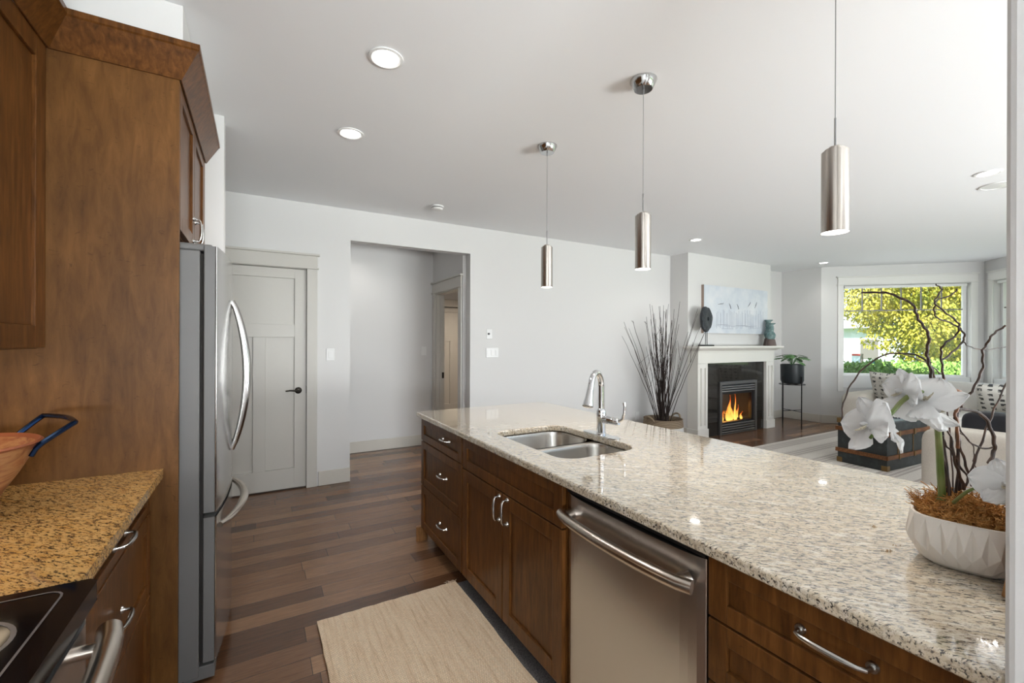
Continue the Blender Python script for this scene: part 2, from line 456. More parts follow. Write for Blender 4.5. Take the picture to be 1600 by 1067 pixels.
# door 2: cased door opening in the hall's right wall
tag(casing(MH, 'trim_2', None, 0.11, 0.91, 0.001, 2.04, 0.088, 0.15), kind='structure')
b = MB().box(0.11, 0.122, 0, 0.12, 0.001, 2.04, MH).box(0.898, 0.91, 0, 0.12, 0.001, 2.04, MH).box(0.122, 0.898, 0, 0.12, 2.028, 2.04, MH)
b.box(0.122, 0.134, 0.05, 0.08, 0.001, 2.028, MH)
t3 = tag(b.build('trim_3', M_trim), kind='structure')
MB().box(0.1221, 0.1245, 0.085, 0.115, 0.90, 0.98, MH).build('strike_plate', M_bronze, t3)
# door 3: far door seen through it
M7 = Matrix.Translation((2.18, 7.90, 0))
d3 = tag(panel_door(M7, 'door_3', 0.67, 1.45, 2.05, 0.02, ''), kind='structure')
tag(casing(M7, 'trim_4', None, 0.665, 1.455, 0.001, 2.06, 0.092, 0.145), kind='structure')

# windows
def window(M, name, s0, s1, z0, z1, grid=True, mull=None):
    """vinyl window with a grid of bars across the top quarter"""
    b = MB()
    y0, y1 = 0.085, 0.135
    fw = 0.045
    b.box(s0, s0 + fw, y0, y1, z0, z1, M).box(s1 - fw, s1, y0, y1, z0, z1, M)
    b.box(s0 + fw, s1 - fw, y0, y1, z1 - 0.04, z1, M).box(s0 + fw, s1 - fw, y0, y1, z0, 0.87, M)
    o = tag(b.build(name, M_bright, bevel=0.004), kind='structure')
    g = MB().box(s0 + fw - 0.005, s1 - fw + 0.005, 0.108, 0.112, 0.86, z1 - 0.035, M)
    g.build('glass_pane', M_glass, o)
    k = MB(); ga, gb = s0 + fw, s1 - fw
    k.box(ga, gb, 0.102, 0.118, 1.945, 1.962, M)
    for i in range(1, 6):
        s = ga + (gb - ga) * i / 6
        k.box(s - 0.008, s + 0.008, 0.102, 0.118, 1.962, z1 - 0.04, M)
    k.build('window_bars', M_bars, o)
    r = MB().box(s0 + 0.03, s1 - 0.03, 0.02, 0.06, z1 - 0.045, z1 - 0.004, M)
    r.build('roller_blind_housing', M_bright, o, bevel=0.004)
    # sill ledge
    MB().box(s0 + 0.001, s1 - 0.001, 0.0, 0.084, z0 + 0.001, z0 + 0.22, M).build('window_ledge', M_bright, o, bevel=0.004)
    return o
M_bars = mat('grey_window_bars', (0.22, 0.21, 0.20), 0.4, 0.3)
window(W1, 'window_1', 0.332, 2.108, 0.622, 2.378)
window(W2, 'window_2', 0.182, 1.958, 0.622, 2.378)
window(Matrix(((0, 1, 0, 8.5), (-1, 0, 0, 0.69), (0, 0, 1, 0), (0, 0, 0, 1))), 'window_3', 1.002, 2.898, 0.622, 2.378)
tag(casing(W1, 'trim_5', None, 0.33, 2.11, 0.56, 2.385, 0.085, 0.155, M_white), kind='structure')
tag(casing(W2, 'trim_6', None, 0.18, 1.96, 0.56, 2.385, 0.085, 0.155, M_white), kind='structure')
for nm, a, c, za, zb in (('window_4', -0.82, 0.83, 0.95, 2.3), ('window_5', 2.93, 6.23, 0.1, 2.35)):
    b = MB()
    b.box(a, a + .05, -3.1, -3.04, za, zb).box(c - .05, c, -3.1, -3.04, za, zb).box(a + .05, c - .05, -3.1, -3.04, zb - .05, zb).box(a + .05, c - .05, -3.1, -3.04, za, za + .05)
    mm = (a + c) / 2; b.box(mm - .03, mm + .03, -3.1, -3.04, za + .05, zb - .05)
    o = tag(b.build(nm, M_bright), kind='structure')
    MB().box(a + .05, c - .05, -3.072, -3.068, za + .05, zb - .05).build('glass_pane', M_glass, o)

# ------------------------------------------------------------------ kitchen cabinets
def FM(kind, x):
    """matrix: local (s along world Y, n out of the cabinet face, z)"""
    if kind == 'L':   # left cabinets face +X
        return Matrix(((0, 1, 0, x), (1, 0, 0, 0), (0, 0, 1, 0), (0, 0, 0, 1)))
    return Matrix(((0, -1, 0, x), (1, 0, 0, 0), (0, 0, 1, 0), (0, 0, 0, 1)))
def shaker(M, s0, s1, z0, z1, fw=0.055, th=0.02, name='door', parent=None, m=None):
    g = 0.0015
    s0 += g; s1 -= g; z0 += g; z1 -= g
    b = MB()
    b.box(s0, s0 + fw, 0, th, z0, z1, M).box(s1 - fw, s1, 0, th, z0, z1, M)
    fz = min(fw, (z1 - z0) * 0.3)
    b.box(s0 + fw, s1 - fw, 0, th, z0, z0 + fz, M).box(s0 + fw, s1 - fw, 0, th, z1 - fz, z1, M)
    b.box(s0 + fw, s1 - fw, 0.0, th - 0.010, z0 + fz, z1 - fz, M)
    return b.build(name, m or M_cab, parent, bevel=0.0022, seg=2)
def pull(M, s, z, parent, length=0.105, vert=False, base=0.02, name='handle'):
    """arched pull with round feet"""
    b = MB(); pts = []; rs = []
    h = 0.028; L2 = length / 2
    prof = [(-L2, 0.001, .0075), (-L2, 0.010, .0050), (-L2 * .97, h * .78, .0046), (-L2 * .8, h, .0048), (-L2 * .4, h * 1.10, .0062),
            (0, h * 1.14, .0068), (L2 * .4, h * 1.10, .0062), (L2 * .8, h, .0048), (L2 * .97, h * .78, .0046), (L2, 0.010, .0050), (L2, 0.001, .0075)]
    P = []
    for t, n, r in prof:
        P.append(M @ (Vector((s, base + n, z + t)) if vert else Vector((s + t, base + n, z)))); rs.append(r)
    b.tube(P, rs, 10)
    for t in (-L2, L2):
        c = M @ (Vector((s, base, z + t)) if vert else Vector((s + t, base, z)))
        e = M @ (Vector((s, base + .005, z + t)) if vert else Vector((s + t, base + .005, z)))
        b.tube([c, e], [0.0115, 0.010], 14)
    return b.build(name, M_pewter, parent)

CT = 0.905   # counter top height
CB = 0.873
IX = 0.985   # face of the island doors
MIs = FM('R', IX + 0.02)
IB = 1.97
# drawer cabinet at the far end of the island
t = thing('drawer_cabinet', (1.45, 2.62, 0), 'three-drawer stained wood cabinet at the far end of the island, left of the sink', 'cabinet')
t1 = t
MB().box(IX + .02, IB, 2.262, 2.975, 0.095, CB - .001).build('body', M_cab, t, bevel=0.002)
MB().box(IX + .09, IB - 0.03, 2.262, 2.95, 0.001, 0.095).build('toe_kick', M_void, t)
for z0, z1 in ((0.712, 0.868), (0.405, 0.708), (0.10, 0.401)):
    d = shaker(MIs, 2.266, 2.971, z0, z1, 0.05, name='drawer', parent=t)
    pull(MIs, 2.50 if z0 > .7 else 2.545, (z0 + z1) / 2 + 0.01, d)
MB().prism([(0.955, 2.985), (0.958, 2.975), (1.03, 2.975), (1.05, 3.005), (0.965, 3.01)], 0.001, 0.10).build('foot', M_foot, t, bevel=0.008, seg=3)
# sink cabinet
t = thing('sink_cabinet', (1.45, 1.79, 0), 'stained wood cabinet under the sink with one wide false front over two doors', 'cabinet')
b = MB(); b.box(IX + .02, IX + .045, 1.322, 2.260, 0.095, 0.70).box(IX + .02, IX + .045, 1.322, 2.260, 0.70, CB - .001)
b.box(IX + .045, IB, 1.322, 1.34, 0.095, CB - .001).box(IX + .045, IB, 2.242, 2.260, 0.095, CB - .001).box(IB - .018, IB, 1.34, 2.242, 0.095, CB - .001).box(IX + .045, IB - .018, 1.34, 2.242, 0.095, 0.113)
b.build('body', M_cab, t)
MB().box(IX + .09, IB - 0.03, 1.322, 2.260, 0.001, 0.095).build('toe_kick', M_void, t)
shaker(MIs, 1.326, 2.256, 0.697, 0.868, 0.055, name='false_front', parent=t)
d = shaker(MIs, 1.792, 2.256, 0.10, 0.693, 0.062, name='door', parent=t); pull(MIs, 1.822, 0.615, d, 0.11, True)
d = shaker(MIs, 1.326, 1.788, 0.10, 0.693, 0.062, name='door', parent=t); pull(MIs, 1.745, 0.62, d, 0.11, True)
# dishwasher
t = thing('dishwasher', (1.3, 1.02, 0), 'stainless steel dishwasher with bowed bar handle built into the island', 'dishwasher')
MB().box(IX + .03, 1.55, 0.722, 1.316, 0.10, 0.868).build('body', M_black, t)
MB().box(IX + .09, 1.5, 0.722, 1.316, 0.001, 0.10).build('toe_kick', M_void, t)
b = MB()
pr_ = []
n = 24
for i in range(n + 1):
    s = 0.728 + (1.312 - 0.728) * i / n
    e = min(i, n - i) / n
    bow = -0.012 * (1 - (2 * i / n - 1) ** 2) - 0.010 * min(1, e * 9) ** 0.5
    pr_.append((IX + .020 + bow, s))
b.prism([(IX + .03, 0.728)] + pr_ + [(IX + .03, 1.312)], 0.115, 0.838, smooth=False)
dd = b.build('door', M_steel_h, t, bevel=0.004, seg=2)
b = MB().box(IX + .012, IX + .03, 0.728, 1.312, 0.842, 0.862).build('control_strip', M_black, t, bevel=0.003)
b = MB(); P = []; rs = []
for i in range(17):
    u = i / 16; s = 1.300 - u * 0.560
    out = 0.020 + 0.034 * (1 - (2 * u - 1) ** 2) ** 0.6
    P.append((IX - .004 - out, s, 0.772)); rs.append(0.0185)
b.tube(P, rs, 14)
for s, si in ((1.275, 1), (0.775, -1)):
    b.tube([(IX + .004, s, 0.772), (IX - .035, s - si * .01, 0.772)], [0.022, 0.013], 14)
b.build('handle', M_nickel, t)
# drawer bank right of the dishwasher
t = thing('drawer_cabinet', (1.45, 0.46, 0), 'stained wood drawer cabinet nearest the camera, right of the dishwasher', 'cabinet')
MB().box(IX + .02, IB, 0.196, 0.716, 0.095, CB - .001).build('body', M_cab, t, bevel=0.002)
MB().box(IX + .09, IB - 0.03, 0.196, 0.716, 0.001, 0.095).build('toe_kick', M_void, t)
for z0, z1 in ((0.712, 0.868), (0.552, 0.708), (0.392, 0.548), (0.10, 0.388)):
    d = shaker(MIs, 0.197, 0.712, z0, z1, 0.05, name='drawer', parent=t)
    pull(MIs, 0.43, (z0 + z1) / 2 + .01, d, 0.125)
# back panel of the island
tag(MB().box(IB + .002, IB + .022, 0.196, 2.975, 0.001, CB - .001).build('island_back_panel', M_cab), 'stained wood panel closing the back of the island', 'panel')

# island worktop with the sink cut-out
SX0, SX1, SY0, SY1 = 1.105, 1.545, 1.475, 2.13
def rrect(x0, x1, y0, y1, r, n=6):
    P = []
    for cx, cy, a0 in ((x1 - r, y1 - r, 0), (x0 + r, y1 - r, 90), (x0 + r, y0 + r, 180), (x1 - r, y0 + r, 270)):
        for k in range(n + 1):
            a = R(a0 + 90 * k / n); P.append((cx + r * math.cos(a), cy + r * math.sin(a)))
    return P
def plate_with_hole(outer, inner, z0, z1, name, m, parent=None, bevel=0.0):
    bm = bmesh.new()
    def ring(pts, z): 
        vs_ = [bm.verts.new((x, y, z)) for x, y in pts]
        es = [bm.edges.new((vs_[i], vs_[(i + 1) % len(vs_)])) for i in range(len(vs_))]
        return vs_, es
    for z in (z0, z1):
        o, oe = ring(outer, z); i, ie = ring(inner, z)
        bmesh.ops.triangle_fill(bm, use_beauty=True, use_dissolve=False, edges=oe + ie)
        if z == z0: lo = (o, i)
        else: hi = (o, i)
    for a, b_ in zip(lo, hi):
        for k in range(len(a)):
            bm.faces.new((a[k], a[(k + 1) % len(a)], b_[(k + 1) % len(a)], b_[k]))
    bmesh.ops.recalc_face_normals(bm, faces=bm.faces)
    me = bpy.data.meshes.new(name); bm.to_mesh(me); bm.free(); me.materials.append(m)
    o = bpy.data.objects.new(name, me); C.objects.link(o); OFF[o.name] = Vector()
    if bevel:
        md = o.modifiers.new('bevel', 'BEVEL'); md.width = bevel; md.segments = 3; md.limit_method = 'ANGLE'; md.angle_limit = R(50)
    return o
outer = [(0.955, 0.196), (2.03, 0.196), (2.03, 2.98), (2.0, 3.01), (0.975, 3.01), (0.955, 2.99)]
hole = rrect(SX0, SX1, SY0, SY1, 0.09)
# the back corners of the cut-out are rounder than the front
top = plate_with_hole(outer, hole, CB, CT, 'countertop', M_gran, bevel=0.007)
tag(top, 'long speckled cream granite worktop of the island with a sink cut-out', 'countertop')
# sink
t = thing('sink', (1.32, 1.8, CB), 'double bowl stainless steel sink under the island worktop', 'sink')
def bowl(x0, x1, y0, y1, depth, r):
    b = MB(); n = 6; rings = []
    for k, (ins, z) in enumerate(((0, 0), (0.006, -0.004), (0.010, -0.02), (0.018, -depth + .04), (0.035, -depth + .01), (0.07, -depth))):
        rings.append([(x, y, CB - .002 + z) for x, y in rrect(x0 + ins, x1 - ins, y0 + ins, y1 - ins, max(r - ins * .3, .03), n)])
    m = len(rings[0]); V = [p for q in rings for p in q]; F = []
    for i in range(len(rings) - 1):
        for k in range(m):
            F.append((i * m + k, i * m + (k + 1) % m, (i + 1) * m + (k + 1) % m, (i + 1) * m + k))
    F.append([(len(rings) - 1) * m + k for k in range(m)])
    b.add(V, F, True)
    return b
bowl(SX0 - .012, SX1 + .012, 1.81, SY1 + .012, 0.19, 0.10).build('basin', M_sink, t)
bowl(SX0 - .012, SX1 + .012, SY0 - .012, 1.785, 0.17, 0.09).build('basin', M_sink, t)
plate_ = MB()
plate_.box(SX0 - .03, SX1 + .03, 1.785, 1.81, CB - .012, CB - .004)
plate_.build('divider', M_sink, t, bevel=0.004)
for cx, cy, dz in ((1.33, 1.97, .19), (1.31, 1.63, .17)):
    MB().lathe([(0.0, 0.001), (0.04, 0.001), (0.043, 0.003), (0.045, 0.001)], (cx, cy, CB - .001 - dz), 24, close=False).build('drain', M_chrome, t)

# faucet
FX, FYy = 1.572, 1.775
t = thing('faucet', (FX, FYy, CT), 'chrome pull-down kitchen faucet with side lever standing behind the sink', 'faucet')
b = MB()
for s in (0,):
    pts = rrect(FX - .028, FX + .028, FYy - .13, FYy + .13, 0.027, 8)
    b.prism(pts, CT + .0005, CT + .006)
b.build('deck_plate', M_chrome, t, bevel=0.0015)
b = MB(); b.lathe([(0.027, .006), (0.027, .012), (0.024, .016), (0.023, .07), (0.025, .10), (0.0245, .125), (0.021, .135), (0.0155, .142), (0.0155, .15)], (FX, FYy, CT), 28)
b.build('body', M_chrome, t)
du = Vector((-0.86, -0.50, 0)).normalized()
P = [Vector((FX, FYy, CT + .14))]
rr = 0.082
top_z = CT + .255
P.append(Vector((FX, FYy, top_z)))
for k in range(1, 13):
    a = PI * k / 12 * 0.90
    P.append(Vector((FX, FYy, top_z)) + du * (rr - rr * math.cos(a)) + Vector((0, 0, rr * math.sin(a))))
b = MB(); b.tube(P, 0.0155, 16); b.build('spout', M_chrome, t)
e = P[-1]; dirn = (P[-1] - P[-2]).normalized()
b = MB(); b.tube([e + dirn * x for x in (0, .004, .006, .03, .07, .10, .112, .114)], [.0155, .0155, .016, .0165, .020, .026, .027, .024], 22)
b.build('spray_head', M_chrome, t)
b = MB()
lv = Vector((0.25, -0.97, 0)).normalized()
b.tube([Vector((FX, FYy, CT + .085)) + lv * x + Vector((0, 0, z)) for x, z in ((0.0, 0), (.03, .002), (.07, 0), (.10, -.004), (.108, -.004))], [.022, .022, .020, .017, .012], 18)
b.tube([Vector((FX, FYy, CT + .082)) + lv * x + Vector((0, 0, z)) for x, z in ((.085, -.005), (.105, .005), (.128, .02), (.138, .05), (.14, .085), (.137, .105))], [.010, .010, .008, .007, .0065, .008], 12)
b.build('lever', M_chrome, t)

# ------------------------------------------------------------------ left run
LX = -0.35
ML = FM('L', LX - .02)
t = thing('drawer_cabinet', (-0.66, 1.68, 0), 'stained wood drawer cabinet under the left granite countertop, beside the range', 'cabinet')
MB().box(-0.965, LX - .02, 1.232, 2.135, 0.095, CB - .001).build('body', M_cab, t, bevel=0.002)
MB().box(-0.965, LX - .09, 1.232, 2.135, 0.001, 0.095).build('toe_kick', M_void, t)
for z0, z1 in ((0.762, 0.868), (0.455, 0.758), (0.10, 0.451)):
    d = shaker(ML, 1.236, 2.10, z0, z1, 0.055, name='drawer', parent=t)
    pull(ML, 1.68 if z0 > .7 else 1.64, (z0 + z1) / 2 + (0.0 if z0 > .7 else -0.005), d, 0.12)
b = MB(); b.box(-0.968, -0.337, 1.228, 2.137, CB, CT).box(-0.337, -0.317, 1.245, 2.137, CB, CT)
P_ = [(-0.968, 1.226), (-0.337, 1.226), (-0.317, 1.246), (-0.317, 2.137), (-0.968, 2.137)]
b = MB().prism(P_, CB, CT)
tag(b.build('countertop', M_gran_lit, bevel=0.008, seg=3), 'speckled granite countertop, tinted as if warmly lit, between the range and the tall panel', 'countertop')
# tall end panel, upper cabinet, crown moulding
tag(MB().box(-0.968, -0.272, 2.14, 2.160, 0.001, 2.535).build('tall_end_panel', M_panel, bevel=0.0015), 'tall flat stained wood panel between the countertop and the fridge', 'panel')
MU = FM('L', -0.665)
t = thing('upper_cabinet', (-0.8, 1.7, 1.366), 'stained wood upper cabinet over the left countertop, top left corner', 'cabinet')
MB().box(-0.967, -0.665, 0.45, 2.137, 1.37, 2.44).build('body', M_cab, t)
shaker(MU, 1.70, 2.136, 1.372, 2.425, 0.075, name='door', parent=t)
shaker(MU, 1.262, 1.697, 1.372, 2.425, 0.075, name='door', parent=t)
shaker(MU, 0.824, 1.259, 1.372, 2.425, 0.075, name='door', parent=t)
MB().box(-0.967, -0.93, 1.30, 2.136, 1.335, 1.369).build('light_rail', M_cab, t)
lamp('under_cabinet_light', 'AREA', (-0.72, 1.60, 1.33), 0.9, (1.0, 0.78, 0.52), (0, 0, -1), shape='RECTANGLE', size=0.1, size_y=0.8)
t = thing('fridge_cabinet', (-0.6, 2.6, 1.83), 'stained wood cabinet with two doors above the fridge', 'cabinet')
MB().box(-0.967, -0.292, 2.162, 3.045, 1.835, 2.44).build('body', M_cab, t)
MF = FM('L', -0.292)
d = shaker(MF, 2.166, 2.602, 1.84, 2.428, 0.06, name='door', parent=t); pull(MF, 2.565, 1.925, d, 0.105, True)
d = shaker(MF, 2.606, 3.042, 1.84, 2.428, 0.06, name='door', parent=t); pull(MF, 2.643, 1.925, d, 0.105, True)
MB().box(-0.967, -0.272, 3.046, 3.066, 0.001, 2.44).build('end_panel', M_panel, t)
# crown moulding: mitred, leaning outward
b = MB()
base = [(-0.643, 0.45), (-0.643, 2.138), (-0.270, 2.138), (-0.270, 3.066)]
def offs(o): return [(base[0][0] + o, base[0][1]), (base[1][0] + o, base[1][1] - o), (base[2][0] + o, base[2][1] - o), (base[3][0] + o, base[3][1])]
prof = [(0.001, 2.418), (0.006, 2.418), (0.064, 2.515), (0.070, 2.520), (0.070, 2.540), (0.001, 2.540)]
rows = [[(x, y, z) for x, y in offs(o)] for o, z in prof]
V = [p for r_ in rows for p in r_]; F = []
for i in range(len(prof)):
    for k in range(3):
        j = (i + 1) % len(prof); F.append((i * 4 + k, i * 4 + k + 1, j * 4 + k + 1, j * 4 + k))
F.append([i * 4 for i in range(len(prof))]); F.append([i * 4 + 3 for i in range(len(prof))][::-1])
tag(b.add(V, F).build('crown_moulding', M_cab), 'angled stained wood crown moulding running over the upper cabinet, panel and fridge cabinet', 'moulding')

# fridge
t = thing('refrigerator', (-0.55, 2.61, 0), 'stainless steel french door refrigerator with freezer drawer and bowed handles', 'refrigerator')
MB().box(-0.95, -0.208, 2.175, 3.035, 0.03, 1.765).build('body', M_fside, t, bevel=0.004)
MB().box(-0.207, -0.196, 2.185, 3.025, 0.09, 1.755).build('gasket', M_void, t)
b = MB().box(-0.26, -0.155, 2.185, 3.025, 0.012, 0.066); b.build('base_grille', M_fside, t, bevel=0.003)
def fridge_door(y0, y1, z0, z1, name='door'):
    b = MB(); n = 14; P = []
    for i in range(n + 1):
        y = y0 + (y1 - y0) * i / n
        v = (y - 2.605) / 0.43
        P.append((-0.150 + 0.033 * (1 - v * v), y))
    core = [(x - .006, y) for x, y in P]
    b.m = 1; b.prism([(-0.195, y0)] + core + [(-0.195, y1)], z0, z1)
    b.m = 0; b.prism(core + P[::-1], z0, z1)
    return b
def fr_handle(pts, rs): return MB().tube(pts, rs, 14, sx=1.0)
for y0, y1, hy in ((2.175, 2.6035, 2.565), (2.6065, 3.035, 2.645)):
    d = fridge_door(y0, y1, 0.695, 1.787).build('door', [M_steel, M_fside], t, bevel=0.003, seg=2)
    P = []; rs = []
    for i in range(21):
        u = i / 20; z = 0.865 + (1.595 - 0.865) * u
        w = math.sin(PI * u)
        P.append((-0.116 + 0.064 * w ** 0.75, hy, z)); rs.append(0.012 + 0.007 * w)
    MB().tube(P, rs, 14).build('handle', M_steel, d)
d = fridge_door(2.175, 3.035, 0.085, 0.675).build('freezer_drawer', [M_steel, M_fside], t, bevel=0.003, seg=2)
P = []; rs = []
for i in range(21):
    u = i / 20; y = 2.24 + 0.73 * u; w = math.sin(PI * u); v = (y - 2.605) / .43
    P.append((-0.150 + 0.033 * (1 - v * v) + 0.055 * w ** 0.7, y, 0.615)); rs.append(0.012 + 0.007 * w)
MB().tube(P, rs, 14).build('handle', M_nickel, d)
b = MB().box(-0.33, -0.165, 2.18, 2.27, 1.7655, 1.795)
b.build('hinge_cover', M_fside, t, bevel=0.01, seg=3)
MB().box(-0.33, -0.165, 2.94, 3.03, 1.7655, 1.795).build('hinge_cover', M_fside, t, bevel=0.01, seg=3)

# range
M_glasstop = mat('black_ceramic_glass', (0.004, 0.004, 0.005), 0.08, spec=0.25)
M_ring = mat('grey_burner_ring', (0.12, 0.11, 0.11), 0.3)
t = thing('range', (-0.6, 0.84, 0), 'black glass top range with a stainless bar handle, bottom left corner', 'stove')
MB().box(-0.95, -0.335, 0.462, 1.216, 0.03, 0.865).build('body', M_black, t)
b = MB().prism([(-0.95, 0.460), (-0.300, 0.460), (-0.285, 0.475), (-0.285, 1.203), (-0.300, 1.218), (-0.95, 1.218)], 0.870, 0.908)
b.build('cooktop', M_glasstop, t, bevel=0.006, seg=3)
for (cx, cy, r0) in ((-0.44, 1.03, 0.085), (-0.44, 0.66, 0.11), (-0.76, 1.03, .075), (-0.76, .66, .075)):
    MB().lathe([(r0, .9082), (r0, .9088), (r0 + .007, .9088), (r0 + .007, .9082), (r0, .9082)], (cx, cy, 0), 40, close=False).build('burner_ring', M_ring, t)
x0, x1, y0, y1 = -0.93, -0.325, 0.485, 1.190
b = MB(); 
o_ = rrect(x0, x1, y0, y1, .03, 4); i_ = rrect(x0 + .004, x1 - .004, y0 + .004, y1 - .004, .026, 4); n = len(o_)
V = [(x, y, .9090) for x, y in o_] + [(x, y, .9090) for x, y in i_]
b.add(V, [(k, (k + 1) % n, n + (k + 1) % n, n + k) for k in range(n)]); b.build('cooktop_border', M_ring, t)
b = MB().prism([(-0.333, 0.466), (-0.305, 0.466), (-0.297, 0.50), (-0.297, 1.18), (-0.305, 1.212), (-0.333, 1.212)], 0.20, 0.835)
od = b.build('oven_door', M_steel_h, t, bevel=0.006)
MB().box(-0.333, -0.305, 0.466, 1.212, 0.838, 0.866).build('vent_strip', M_black, t, bevel=.003)
P = []; rs = []
for i in range(17):
    u = i / 16; y = 1.20 - 0.72 * u; w = math.sin(PI * u)
    P.append((-0.266 + 0.027 * w ** .6, y, 0.800)); rs.append(0.022)
b = MB().tube(P, rs, 16)
b.tube([(-0.298, 1.14, 0.80), (-0.262, 1.14, 0.80)], [0.013, 0.013], 12).tube([(-0.298, 0.54, 0.80), (-0.262, 0.54, 0.80)], [0.013, 0.013], 12)
b.build('handle', M_nickel, od)

# wooden bowl with metal strap handle
M_bowl = mat('striped_bowl_wood', (0.3, 0.12, 0.05), 0.35)
v = coords(M_bowl, (3, 3, 8))
c = ramp(M_bowl, noise(M_bowl, v, 2.2, 4, .6, 1.6), [(0.30, (0.10, 0.030, 0.012)), (0.44, (0.25, 0.075, 0.03)), (0.55, (0.42, 0.21, 0.09)), (0.66, (0.30, 0.09, 0.035)), (0.8, (0.50, 0.32, 0.17))])
link(M_bowl, c, 'Base Color')
M_bowl_rim = mat('red_bowl_wood', (0.24, 0.07, 0.028), 0.4)
M_blue = mat('blue_black_metal', (0.012, 0.03, 0.085), 0.22, 0.9)
bc = (-0.748, 1.76, CT)
t = thing('salad_bowl', bc, 'large flared wooden bowl with a blue-black metal loop handle on the left countertop', 'bowl')
b = MB().lathe([(0.085, 0.001), (0.095, 0.004), (0.125, 0.06), (0.160, 0.12), (0.198, 0.198), (0.205, 0.205), (0.199, 0.208), (0.190, 0.20), (0.150, 0.12), (0.112, 0.06), (0.06, 0.022), (0.0, 0.02)], bc, 48, close=False)
b.build('bowl', M_bowl, t)
MB().lathe([(0.1985, 0.1985), (0.206, 0.205), (0.200, 0.2095), (0.189, 0.1995)], bc, 48, close=False).build('rim', M_bowl_rim, t)
a0, a1 = R(2), R(62)
def bp(a, r, z): return Vector((bc[0] + r * math.cos(a), bc[1] + r * math.sin(a), bc[2] + z))
P = catmull([bp(a0, .186, .165), bp(a0, .205, .195), bp(a0 + .05, .265, .243), bp(a0 + .10, .272, .25), bp((a0 + a1) / 2, .262, .252), bp(a1 - .10, .272, .25), bp(a1 - .05, .265, .243), bp(a1, .205, .195), bp(a1, .186, .165)], 4)
MB().tube(P, 0.0075, 8).build('handle', M_blue, t)

# ------------------------------------------------------------------ rugs on the kitchen floor
M_jute = mat('jute', (0.5, 0.36, 0.22), 0.95)
v = coords(M_jute)
N, L, b_ = nodes(M_jute)
br = N.new('ShaderNodeTexBrick'); br.inputs['Scale'].default_value = 1.0; br.inputs['Brick Width'].default_value = 0.0085; br.inputs['Row Height'].default_value = 0.0075
br.inputs['Mortar Size'].default_value = 0.0011; br.inputs['Mortar Smooth'].default_value = 0.8
L.new(v, br.inputs['Vector'])
c = ramp(M_jute, noise(M_jute, coords(M_jute, (28, 1.6, 1)), 2.0, 5, .7, .3), [(0.25, (0.55, 0.38, 0.23)), (0.42, (0.86, 0.66, 0.46)), (0.6, (0.95, 0.79, 0.59)), (0.8, (0.68, 0.49, 0.31))])
c = mix(M_jute, 1.0, c, ramp(M_jute, noise(M_jute, v, 160, 3, .7), [(0.3, .8), (.7, 1.15)]), 'MULTIPLY')
c = mix(M_jute, br.outputs['Fac'], c, (0.45, 0.31, 0.19))
link(M_jute, c, 'Base Color')
inv = N.new('ShaderNodeMath'); inv.operation = 'SUBTRACT'; inv.inputs[0].default_value = 1.0; L.new(br.outputs['Fac'], inv.inputs[1])
bump(M_jute, inv.outputs[0], 0.6, 0.003)
M_mat = mat('grey_mat', (0.10, 0.09, 0.09), 0.9)
v = coords(M_mat); bump(M_mat, noise(M_mat, v, 300, 3), 0.8, 0.003)
c = ramp(M_mat, noise(M_mat, v, 220, 3), [(0.3, (0.05, 0.045, 0.045)), (0.7, (0.17, 0.155, 0.15))]); link(M_mat, c, 'Base Color')
tag(MB().box(0.42, 1.065, 0.98, 2.345, 0.001, 0.007).build('kitchen_mat', M_mat, bevel=0.002), 'grey woven mat edging out from under the jute rug by the island', 'mat')
random.seed(3)
b = MB()
def edge(i, n, a, amp=0.004): return a + .5 * amp * math.sin(i * 1.1) + random.uniform(-amp, amp) * .35
n = 40; P = []
for i in range(n + 1): P.append((0.252 + (0.985 - 0.252) * i / n, edge(i, n, 2.352, .003)))
for i in range(1, n + 1): P.append((edge(i, n, 0.985 + .004 * math.sin(i * .25), .002), 2.35 - 1.45 * i / n))
for i in range(1, n + 1): P.append((0.985 - (0.985 - 0.256) * i / n, 0.90))
for i in range(1, n): P.append((edge(i, n, 0.254, .002), 0.90 + 1.45 * i / n))
jr = tag(b.prism(P, 0.0075, 0.0165).build('jute_rug', M_jute, bevel=0.003), 'rectangular woven jute rug lying on the kitchen floor along the island', 'rug')
b = MB(); random.seed(8)
for i in range(34):
    x = 0.955 + random.uniform(-.02, .03); y = 2.352
    a = R(random.uniform(30, 150)); l = random.uniform(.015, .04)
    b.tube([(x, y - .005, .012), (x + l * .5 * math.cos(a), y + l * .5 * math.sin(a), .017), (x + l * math.cos(a), y + l * math.sin(a), .010)], .0007, 4, caps=False)
b.build('frayed_corner', M_jute, jr)

# ------------------------------------------------------------------ wall plates
def plate(name, x, z, w, h, label, cat, gangs=1, y=FY, kind='rocker', group=None):
    t = thing(name, (x, y, z), label, cat, group)
    MB().box(x - w / 2, x + w / 2, y - .007, y - .0005, z - h / 2, z + h / 2).build('cover_plate', M_plastic, t, bevel=0.0025)
    gw = w / gangs
    for g in range(gangs):
        cx = x - w / 2 + gw * (g + .5)
        if kind == 'rocker':
            MB().box(cx - .016, cx + .016, y - .010, y - .0072, z - .033, z + .033).build('rocker', M_plastic, t, bevel=0.0015)
        elif kind == 'outlet':
            for dz in (-.022, .022):
                MB().box(cx - .016, cx + .016, y - .009, y - .0072, z + dz - .014, z + dz + .014).build('socket', M_plastic, t, bevel=0.0015)
    return t
plate('light_switch', 0.605, 1.266, 0.075, 0.118, 'single white light switch between the closed door and the hall opening', 'light switch')
plate('light_switch', 2.385, 1.267, 0.165, 0.112, 'wide white three-gang light switch right of the hall opening', 'light switch', 3)
t = plate('wall_control', 2.345, 1.486, 0.072, 0.115, 'small white control plate above the three-gang switch', 'control', 1, kind='none')
